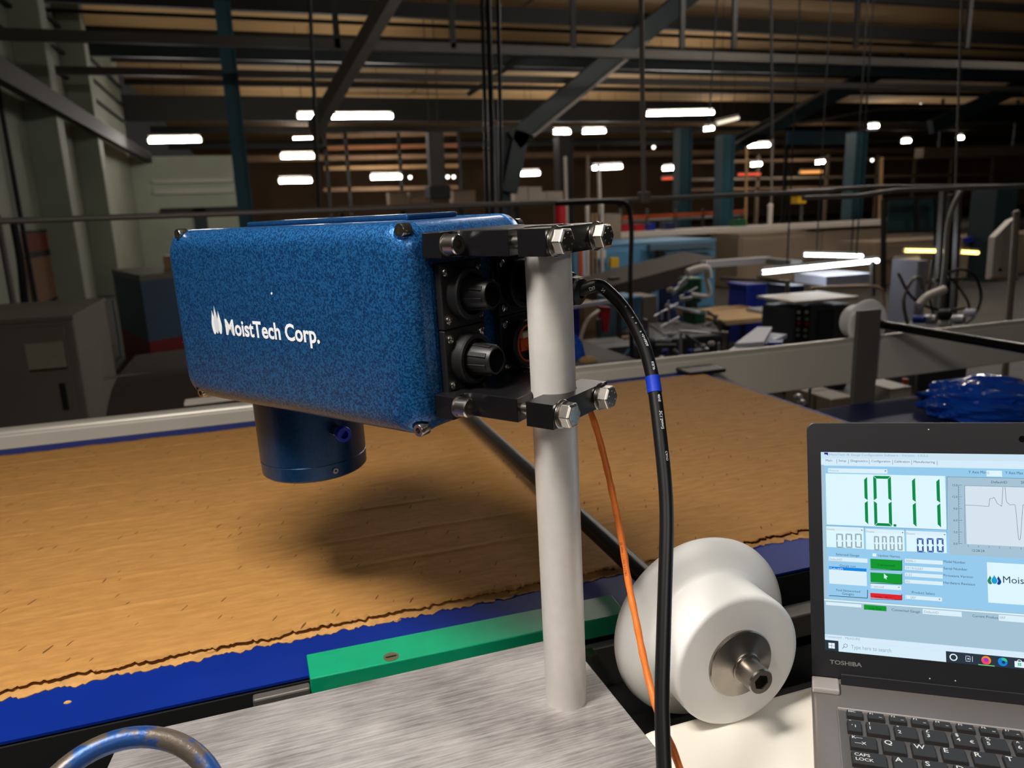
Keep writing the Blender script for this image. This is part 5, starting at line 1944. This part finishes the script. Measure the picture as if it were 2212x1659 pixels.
mb.add([a0, b0, b1, a1] + [p + Vector((.1, .8, .02)) for p in (a0, b0, b1, a1)], [(0, 1, 2, 3), (7, 6, 5, 4), (0, 4, 5, 1), (1, 5, 6, 2), (2, 6, 7, 3), (3, 7, 4, 0)])
mb.build('belt_body', M_BROWNB, ib_)
mb = MB()
mb.quadbar(atY(1520, 571, 6.2), atY(1660, 561, 6.2), .1, .06)
mb.build('side_rail', c_('pale_grey_rail', (176, 172, 170), rough=.5), ib_)
mb = MB()
mb.quadbar(atY(1660, 563, 6.2), atY(1720, 568, 5.6), .1, .05)
mb.build('side_rail', M_GREYST, ib_)
for x in (1330, 1500):
    p = atY(x, 600, 6.4)
    MB().box((p.x - .04, 6.4, 0), (p.x + .04, 6.5, p.z)).build('leg', M_DARK, ib_)
thing_box('beige_press', 'large beige machine housing right of the bright teal column', 'machine', (1592, 502, 1742, 640), 10.3, .8, M_BEIGE, 'panel', ground=True)
thing_box('beige_press', 'wide beige machine wall behind the hoses at the right', 'machine', (1876, 500, 2340, 720), 9.4, .8, M_BEIGE, 'panel', ground=True)
post('cream post standing on the white ledge right of the teal column', 1664, 446, 1663, 486, 11.75, 12, M_OFFW, True)
post('tall pale post between teal column and cream post', 1613, 320, 1613, 486, 12.5, 7, M_TAN, True)
post('thin grey post under the lamp right of the teal column', 1669, 300, 1669, 430, 12.5, 6, M_PIPE, True)
post('pinkish post right of the teal column above the lamps', 1904, 345, 1902, 500, 12.5, 9, M_TAN, True)
sgb = thing_box('signal_box', 'small yellow signal box under the rail near the orange strip', 'box', (1722, 424, 1742, 440), 12, .2, M_YEL, 'crate')
q = atY(1732, 440, 12.1)
MB().box((q.x - .02, 12.08, 0), (q.x + .02, 12.12, q.z)).build('stand_tube', M_GREYST, sgb)
mc = thing('machine_guard', 'dark framed machine window left of the hose mast', 'machine guard', atY(1975, 510, 8.8))
for x0, y0, x1, y1 in ((1912, 430, 1912, 700), (2026, 426, 2026, 700), (1984, 428, 1984, 500), (1912, 432, 2026, 426), (1912, 502, 2026, 498)):
    mb = MB()
    bar(mb, x0, y0, x1, y1, 8.8, 8, .06)
    mb.build('frame', M_DARK, mc)
a, b = atY(1914, 500, 8.95), atY(2024, 430, 8.95)
MB().box((a.x, 8.92, a.z), (b.x, 8.96, b.z)).build('pane', c_('dark_teal_pane', (34, 54, 58), rough=.15), mc)

# --- inspection station with bright tubes
il = lamp(1648, 588, 1896, 563, 5.2, 'longest bright white inspection tube, slanting up to the right', th=.028, m=M_TUBEC, rods=True, grp='inspection tubes', name='inspection_lamp')
lamp(1738, 550, 1862, 553, 6.0, 'shorter white inspection tube above the slanting one', th=.026, m=M_TUBEC, rods=True, grp='inspection tubes', name='inspection_lamp')
lamp(1954, 541, 2022, 542, 7.6, 'yellow glowing tube left of the hose mast', th=.036, m=M_TUBEY, rods=False, grp='yellow tubes', name='yellow_lamp')
lamp(2028, 543, 2046, 543, 7.6, 'short piece of yellow tube between the mast posts', th=.034, m=M_TUBEY, rods=False, grp='yellow tubes', name='yellow_lamp')
lamp(2076, 544, 2112, 546, 7.6, 'yellow glowing tube right of the hose mast', th=.036, m=M_TUBEY, rods=False, grp='yellow tubes', name='yellow_lamp')
lamp(1932, 563, 1984, 558, 7.4, 'dull yellow tube below the bright yellow one', th=.034, m=emit('yellow_reflection', (220, 190, 130), .5), rods=False, grp='yellow tubes', name='yellow_lamp')  # no lamp: a glowing strip drawn for the yellow tube's reflection
insp = thing('inspection_stand', 'thin steel frame carrying the white inspection tubes', 'stand', atY(1780, 745, 5))
for x0, y0, x1, y1, w_ in ((1703, 612, 1703, 900, 9), (1757, 625, 1756, 900, 11), (1888, 565, 1888, 640, 10), (1640, 600, 1705, 612, 8), (1556, 602, 1705, 610, 10)):
    mb = MB()
    bar(mb, x0, y0, x1, y1, 4.9, w_, .03)
    mb.build('bar', M_GREYST, insp)
MB().tube(spline([atY(1750, 622, 4.9), atY(1860, 618, 4.9), atY(1900, 622, 4.9), atY(1908, 640, 4.9), atY(1908, 700, 4.9)]), .012, 8).build('bent_tube', c_('copper_tube', (176, 148, 126), rough=.4, metal=.4), insp, smooth=40)
thing_box('plastic_tray', 'bluish white tray right under the inspection tube', 'tray', (1784, 590, 1882, 618), 5.2, .4, M_LAV, 'crate')
cb = thing_box('control_console', 'dark grey control console with white top, red and white buttons', 'console', (1708, 656, 1842, 790), 4.4, .36, M_DGREY, 'plain', ground=True)
a, b = atY(1706, 656, 4.4), atY(1844, 646, 4.4)
MB().box((a.x, 4.35, a.z), (b.x, 4.78, a.z + .02)).build('white_top', M_OFFW, cb, bevel=.004)
a, b = atY(1716, 760, 4.39), atY(1750, 662, 4.39)
MB().box((a.x, 4.385, a.z), (b.x, 4.4, b.z)).build('button_panel', M_DARK, cb)
for x, y, m in ((1724, 674, M_OFFW), (1741, 674, M_OFFW), (1724, 688, M_SILVER), (1741, 689, M_SILVER), (1724, 698, M_REDP), (1741, 699, M_REDP), (1722, 712, M_SILVER), (1738, 713, M_SILVER), (1722, 724, M_SILVER), (1738, 726, M_SILVER)):
    p = atY(x, y, 4.385)
    MB().cyl(p, p + Vector((0, -.012, 0)), .011, n=12).build('button', m, cb)
a, b = atY(1764, 735, 4.39), atY(1802, 668, 4.39)
MB().box((a.x, 4.385, a.z), (b.x, 4.4, b.z)).build('display_panel', c_('dark_display', (44, 44, 50), rough=.2), cb)
for r, Y, m, l, k in (((1612, 612, 1657, 655), 6.2, M_DBLUE, 'deep blue bin under the inspection tube', 'crate'), ((1709, 616, 1738, 642), 4.9, M_NAVY, 'navy box standing on the white console top', 'crate'), ((1680, 612, 1699, 690), 6.4, M_OLIVE, 'olive green locker left of the console', 'cabinet'),
                      ((1388, 640, 1420, 700), 5.6, M_BEIGE, 'brownish box behind the black cable bend', 'carton'), ((1293, 748, 1382, 800), 3.6, M_DGREY, 'dark grey box low behind the black cable', 'carton'), ((1792, 858, 1846, 905), 2.6, M_BEIGE, 'small beige box under the far beam beside the grey post', 'carton'),
                      ((1262, 655, 1296, 720), 5.2, M_TAN, 'tan carton right of the pole below the cable plug', 'carton'), ((1234, 660, 1252, 730), 4.6, M_DBLUE, 'blue box touching the pole edge below the cable plug', 'carton'), ((1450, 585, 1480, 620), 7.7, M_NAVY, 'navy blue box left of the green filling head', 'carton'),
                      ((1330, 640, 1384, 672), 5.3, M_LBLUE, 'light blue bags box between hose and brownish box', 'crate')):
    thing_box('storage_box', l, 'box', r, Y, .3, m, k, ground=('console' not in l))
drum('fire_extinguisher', 'red cylinder right of the bright teal column foot', 'cylinder', (1588, 645, 1607, 686), 6.4, M_REDP, m2=M_DARK)
tb = thing('work_table', 'cluttered work table in front of the teal column', 'table', atY(1620, 700, 5.6))
a, b = atY(1552, 690, 5.6), atY(1700, 684, 5.6)
MB().box((a.x, 5.5, a.z - .04), (b.x, 6.3, a.z)).build('table_top', M_TAN, tb)
MB().box((a.x + .5, 5.48, a.z - .01), (b.x, 5.9, a.z + .03)).build('paper_stack', c_('grey_paper', (160, 164, 166), rough=.8), tb)
for x in (a.x + .05, b.x - .05):
    MB().box((x - .03, 5.55, 0), (x + .03, 5.62, a.z - .04)).build('leg', M_DARK, tb)
for i, (pa, pb2, pc2, pd, m) in enumerate((((1572, 758), (1640, 748), (1700, 722), (1632, 716), M_LAV), ((1588, 742), (1650, 738), (1668, 706), (1636, 706), M_LAV), ((1660, 740), (1690, 740), (1692, 730), (1662, 728), M_DBLUE))):
    P = [atY(pa[0], pa[1], 3.0), atY(pb2[0], pb2[1], 3.0), atY(pc2[0], pc2[1], 3.3), atY(pd[0], pd[1], 3.3)]
    n = (P[1] - P[0]).cross(P[3] - P[0]).normalized() * .02
    mb = MB().add(P + [p - n for p in P], [(0, 1, 2, 3), (7, 6, 5, 4), (0, 4, 5, 1), (1, 5, 6, 2), (2, 6, 7, 3), (3, 7, 4, 0)])
    tag(mb.build('plastic_sheet', m), ('large pale plastic sheet lying behind the far beam', 'smaller folded pale sheet on the large plastic sheet', 'narrow deep blue strip lying on the pale sheets')[i], 'sheet', 'plastic sheets behind the beam')

# --- green filling head with silver pipes
gh = thing('filling_head', 'dark green filling head with white elbow pipes behind the cable', 'machine', atY(1500, 700, 5.6))
a, b = atY(1483, 655, 5.6), atY(1512, 598, 5.6)
MB().box((a.x, 5.55, a.z), (b.x, 5.75, b.z)).build('body', M_DGREEN, gh, bevel=.02)
a, b = atY(1492, 700, 5.6), atY(1520, 668, 5.6)
MB().box((a.x, 5.55, a.z), (b.x, 5.75, b.z)).build('lower_body', M_DGREEN, gh, bevel=.02)
MB().tube(spline([atY(1484, 590, 5.5), atY(1505, 582, 5.5), atY(1526, 580, 5.5), atY(1530, 600, 5.5)]), .035, 10).build('elbow_pipe', M_OFFW, gh, smooth=40)
MB().tube(spline([atY(1524, 600, 5.5), atY(1532, 625, 5.5), atY(1526, 640, 5.5), atY(1490, 636, 5.5)]), .022, 10).build('elbow_pipe', M_OFFW, gh, smooth=40)
MB().tube([atY(1452, 634, 5.5), atY(1482, 608, 5.5)], .02, 10).build('piston', M_SILVER, gh, smooth=40)
MB().tube([atY(1466, 616, 5.5), atY(1484, 600, 5.5)], .016, 10).build('piston', M_SILVER, gh, smooth=40)
MB().tube([atY(1438, 660, 5.4), atY(1510, 676, 5.4)], .018, 10).build('silver_bar', M_SILVER, gh, smooth=40)
p = atY(1505, 705, 5.6)
MB().box((p.x - .08, 5.6, 0), (p.x + .08, 5.75, p.z)).build('stand', M_DARK, gh)

# silver machine bed with many rods
sm = thing('rod_machine', 'grey machine bed full of silver rods behind the black cable', 'machine', atY(1480, 780, 4.6))
a, b = atY(1400, 790, 4.8), atY(1560, 700, 4.8)
MB().box((a.x, 4.7, 0), (b.x, 5.4, atY(1480, 722, 4.8).z)).build('bed', M_DGREY, sm, bevel=.02)
rr_ = random.Random(11)
for k in range(26):
    x, y = rr_.uniform(1400, 1555), rr_.uniform(640, 770)
    L, an = rr_.uniform(18, 60), rr_.choice((0, .1, -.15, 1.57, 1.5, .6, -.5))
    YY = rr_.uniform(4.2, 4.65)
    MB().tube([atY(x, y, YY), atY(x + L * math.cos(an), y + L * math.sin(an), YY)], rr_.uniform(1.6, 5) * YY / FPX, 8).build('rod', rr_.choice((M_SILVER, M_SILVER, M_GREYST, M_DGREY, M_LAV)), sm, smooth=40)
for k in range(10):
    p = atY(rr_.uniform(1380, 1550), rr_.uniform(625, 760), rr_.uniform(4.2, 4.6))
    MB().lathe(p, (0, -1, .2), [(0, 0), (0, .016), (.03, .018), (.05, .012), (.05, 0)], 12).build('knob', rr_.choice((M_OFFW, M_SILVER, M_DBLUE, M_SILVER)), sm, smooth=40)
MB().tube(spline([atY(1540, 690, 4.3), atY(1556, 710, 4.3), atY(1566, 740, 4.3), atY(1556, 780, 4.3)]), .016, 8).build('bent_rod', M_GREYST, sm, smooth=40)

# --- left lower clutter next to the pole
hose('pale beige hose arching up right of the pole', [(1240, 800, 3.0), (1252, 740, 3.0), (1268, 694, 3.0), (1292, 672, 3.1)], 5, c_('beige_hose', (176, 156, 140), rough=.5))
sh = thing('side_shelf', 'low open shelf with pale bars behind the lower clamp', 'shelf', atY(1320, 800, 4.2))
for x0, y0, x1, y1, w_, m in ((1232, 664, 1340, 648, 9, M_LAV), (1258, 742, 1402, 724, 6, M_TAN), (1300, 746, 1400, 734, 7, M_LAV), (1296, 690, 1298, 1010, 8, M_DGREY), (1340, 660, 1342, 1010, 7, M_DGREY), (1398, 690, 1398, 1010, 7, M_GREYST)):
    mb = MB()
    bar(mb, x0, y0, x1, y1, 4.2, w_, .04)
    mb.build('bar', m, sh)
mb = MB()
P = [atY(1298, 662, 4.4), atY(1320, 664, 4.4), atY(1314, 718, 4.4), atY(1305, 718, 4.4)]
mb.add(P + [p + Vector((0, .06, 0)) for p in P], [(0, 1, 2, 3), (7, 6, 5, 4), (0, 4, 5, 1), (1, 5, 6, 2), (2, 6, 7, 3), (3, 7, 4, 0)])
mb.build('red_chute', M_REDP, sh)['label'] = 'bright red tapered chute'
hose('thin light blue hose crossing below the black cable bend', [(1330, 790, 3.4), (1352, 764, 3.4), (1376, 738, 3.4), (1398, 715, 3.4)], 3, M_LBLUE)


def crumpled(name, label, cx, cy, cz, sx, sy, sz, m, seed, n=18):
    r_ = random.Random(seed)
    ph = [(r_.uniform(0, 6), r_.uniform(2, 7), r_.uniform(2, 7), r_.uniform(2, 7)) for _ in range(9)]
    vs, fs = [], []
    for i in range(n + 1):
        th = math.pi * i / n
        for j in range(2 * n):
            fi = math.pi * j / n
            d = Vector((math.sin(th) * math.cos(fi), math.sin(th) * math.sin(fi), math.cos(th)))
            k = 1 + sum(.07 * abs(math.sin(p0 + d.x * p1 + d.y * p2 + d.z * p3)) - .03 for p0, p1, p2, p3 in ph)
            z = cz + d.z * k * sz
            vs.append((cx + d.x * k * sx, cy + d.y * k * sy, max(z, cz - sz * .55)))
    for i in range(n):
        for j in range(2 * n):
            fs.append((i * 2 * n + j, i * 2 * n + (j + 1) % (2 * n), (i + 1) * 2 * n + (j + 1) % (2 * n), (i + 1) * 2 * n + j))
    return MB().add(vs, fs).build(name, m)


M_FILM = c_('blue_film', (18, 74, 178), rough=.12, coat=.6)
p = atY(1246, 768, 2.6)
tag(crumpled('plastic_bag', '', p.x, 2.65, p.z - .01, .04, .05, .075, M_FILM, 3), 'small crumpled blue bag just right of the pole', 'bag')
p = atY(1282, 785, 2.5)
tag(crumpled('cloth_bundle', '', p.x, 2.55, p.z, .03, .03, .016, M_TAN, 8), 'tan cloth bundle beside the small blue bag', 'cloth')
pz_ = atY(1262, 800, 2.4)
pst = thing('pallet_stack', 'dark stacked pallets behind the far beam carrying the small blue bag', 'pallet', (pz_.x, 2.7, 0))
for k in range(5):
    MB().box((pz_.x - .25, 2.4, k * (pz_.z / 5) + .02), (pz_.x + .25, 2.95, (k + 1) * pz_.z / 5)).build('pallet', M_BROWNB, pst)
pb_ = atY(2125, 862, 1.62)
tag(crumpled('plastic_bag', '', pb_.x, 1.62, pb_.z - .005, .17, .12, .062, M_FILM, 5, 26), 'large crumpled blue plastic bag behind the laptop', 'bag')
p2 = atY(2060, 845, 1.7)
tag(crumpled('plastic_bag', '', p2.x - .01, 1.70, p2.z - .01, .06, .05, .042, M_FILM, 9, 20), 'smaller blue film bundle left of the large blue bag', 'bag')
zt_ = pb_.z - .042
ot = thing('outfeed_table', 'dark navy outfeed table carrying the blue plastic bags', 'table', (2.3, 1.4, 0))
MB().box((1.50, .55, zt_ - .03), (3.4, 1.86, zt_)).build('table_top', M_NAVY, ot, bevel=.004)
for x in (1.6, 3.3):
    for y in (.65, 1.75):
        MB().box((x - .03, y - .03, 0), (x + .03, y + .03, zt_ - .03)).build('leg', M_DARK, ot)
wbx = thing_box('junction_box', 'white junction box with a yellow warning triangle below the far beam', 'box', (1921, 834, 1970, 884), 2.3, .15, M_OFFW, 'plain')
q = atY(1945, 884, 2.37)
MB().box((q.x - .02, 2.35, 0), (q.x + .02, 2.39, q.z)).build('stand_tube', M_GREYST, wbx)
a = atY(1942, 870, 2.295)
s_ = .022
MB().add([(a.x - s_, 2.296, a.z - s_ * .7), (a.x + s_, 2.296, a.z - s_ * .7), (a.x, 2.296, a.z + s_ * 1.1), (a.x - s_, 2.299, a.z - s_ * .7), (a.x + s_, 2.299, a.z - s_ * .7), (a.x, 2.299, a.z + s_ * 1.1)], [(0, 1, 2), (5, 4, 3), (0, 3, 4, 1), (1, 4, 5, 2), (2, 5, 3, 0)]).build('warning_triangle', M_YEL, wbx)
MB().box((a.x - .002, 2.2945, a.z - .006), (a.x + .002, 2.2965, a.z + .012)).build('warning_mark', M_DARK, wbx)
p = atY(1956, 818, 2.35)
MB().cyl(p, p + Vector((0, 0, -.03)), .012, n=12).build('signal_lamp', M_ORANGE, wbx)
post('thin grey post right of the white junction box', 1981, 800, 1981, 890, 2.4, 9, M_GREYST, True)
post('thin grey post under the beam left of the grey post', 1750, 835, 1750, 905, 2.6, 8, M_GREYST, True)
for i, (x, y) in enumerate(((1726, 858), (1734, 870))):
    p = atY(x, y, 2.7)
    tag(MB().lathe(p, (0, -1, .3), [(-.02, 0), (-.02, .014), (0, .016), (.012, .010), (.012, 0)], 14).build('pipe_fitting', M_SILVER, smooth=40), ('upper' if i == 0 else 'lower') + ' silver pipe fitting in the gap below the beam', 'fitting', 'silver fittings below the beam')

# --- hose mast at the right
ms = thing('hose_mast', 'grey twin mast carrying hoses right of the yellow tubes', 'mast', atY(2045, 720, 4.6))
for x0, y0, x1, y1, w_, m in ((2037, 412, 2022, 720, 12, M_GREYST), (2071, 412, 2062, 720, 12, M_GREYST), (2054, 420, 2044, 720, 14, M_DARK)):
    a, b = atY(x0, y0, 4.6), atY(x1, y1, 4.6)
    b.z = 0
    mb = MB().quadbar(a, b, w_ * 4.6 / FPX, .04, up=(0, 1, 0))
    mb.build('post', m, ms)
mb = MB()
bar(mb, 2020, 606, 2082, 602, 4.55, 10, .05)
mb.build('cross_bar', M_GREYST, ms)
hose('thick pale grey hose falling along the mast from the rail', [(2082, 405, 4.4), (2062, 440, 4.4), (2048, 490, 4.4), (2043, 560, 4.4), (2036, 620, 4.4), (2028, 680, 4.4)], 7, M_PIPE)
hose('big black hose loop right of the mast', [(2046, 590, 4.3), (2080, 582, 4.3), (2108, 600, 4.3), (2119, 640, 4.3), (2106, 680, 4.3), (2085, 700, 4.3)], 4, M_RUBBER)
hose('black cable sagging inside the big hose loop', [(2048, 598, 4.35), (2070, 620, 4.35), (2090, 650, 4.35), (2094, 670, 4.35)], 3, M_RUBBER)
hose('grey hose loop left of the mast', [(1960, 700, 4.4), (1952, 650, 4.4), (1966, 610, 4.4), (1985, 600, 4.4), (1992, 625, 4.4)], 5, M_GREYST)
hose('black hose crossing in front of the mast foot', [(1940, 590, 4.4), (1968, 640, 4.4), (2010, 665, 4.4), (2050, 670, 4.4), (2085, 665, 4.4)], 4, M_RUBBER)
hose('thin black cable along the left of the mast', [(2015, 560, 4.4), (2010, 600, 4.4), (2008, 640, 4.4), (2018, 690, 4.4)], 3, M_RUBBER)
thing_box('lavender_cabinet', 'lavender grey cabinet left of the mast', 'cabinet', (1976, 562, 2005, 650), 5.4, .3, c_('lavender_grey', (140, 138, 150), rough=.5), 'cabinet', ground=True)
mt = thing('pump_unit', 'silver and white pump unit at the foot of the mast', 'pump', atY(2030, 710, 4.2))
MB().tube(spline([atY(1984, 660, 4.2), atY(2005, 640, 4.2), atY(2040, 625, 4.2)]), .03, 10).build('white_duct', M_OFFW, mt, smooth=40)
for x, y, r_, m in ((2000, 690, .035, M_SILVER), (2030, 680, .04, M_DARK), (2060, 690, .035, M_SILVER), (2085, 676, .03, M_LAV), (2030, 700, .03, M_OFFW), (1975, 690, .03, M_DBLUE)):
    p = atY(x, y, 4.2)
    MB().lathe(p, (.3, -1, .1), [(0, 0), (0, r_), (.06, r_), (.075, r_ * .7), (.075, 0)], 16).build('motor', m, mt, smooth=40)
p = atY(2030, 700, 4.2)
MB().box((p.x - .25, 4.15, 0), (p.x + .25, 4.5, p.z - .02)).build('base', M_DGREY, mt)
wp = thing('white_cover', 'white cover panel with slanted top at the right edge', 'cover', atY(2165, 604, 3.9))
P = [atY(2142, 604, 3.9), atY(2200, 606, 3.9), atY(2200, 470, 3.9), (atY(2186, 476, 3.9)), atY(2150, 512, 3.9)]
mb = MB().add(P + [p + Vector((0, .05, 0)) for p in P], [(0, 1, 2, 3, 4), (9, 8, 7, 6, 5)] + [(i, (i + 1) % 5, 5 + (i + 1) % 5, 5 + i) for i in range(5)])
mb.build('sheet', M_OFFW, wp, bevel=.004)
mb = MB()
bar(mb, 2142, 601, 2200, 603, 3.88, 5, .02)
mb.build('lower_rim', M_TAN, wp)
p = atY(2160, 583, 3.895)
MB().cyl(p, p + Vector((0, -.006, 0)), .012, n=12).build('knob', M_DARK, wp)
post('brownish steel post in front of the white cover panel', 2196, 462, 2184, 720, 3.7, 17, c_('brown_grey_post', (150, 134, 120), rough=.5), True)
thing_box('blue_label', 'small blue sign on the dark machine right of the mast', 'sign', (2086, 512, 2110, 524), 9.33, .05, M_DBLUE, 'crate')

# unseen lamps added above the view to brighten the machines and roof
for i, (x, y, lb) in enumerate(((3.2, 6.5, 'unseen lamp added above the rod machine'), (6.6, 7.0, 'unseen lamp added above the hose mast'), (10.2, 7.6, 'unseen lamp added above the wide beige machine'), (14.5, 10.2, 'unseen lamp added high under the roof at the far right'), (7.8, 10.2, 'unseen lamp added high under the roof above the teal columns'), (5.6, 4.9, 'unseen lamp added above the control console'))):
    LZ = Z0 + (2.75 if y < 10 else 3.55)
    c = thing('fluorescent_lamp', lb, 'lamp', (x, y, LZ), group='fluorescent lamps of the hall')
    MB().box((x - .8, y - .05, LZ + .05), (x + .8, y + .05, LZ + .08)).build('housing', M_LAMPBODY, c)
    MB().tube([(x - .75, y, LZ), (x + .75, y, LZ)], .035, 10).build('tube', emit('fill_tube', (255, 246, 236), 95.0) if x > 3 else M_TUBE, c, smooth=40)
    for s in (-.5, .5):
        MB().tube([(x + s, y, LZ + .08), (x + s, y, ZR)], .006, 6).build('suspension_wire', M_BEAM, c)
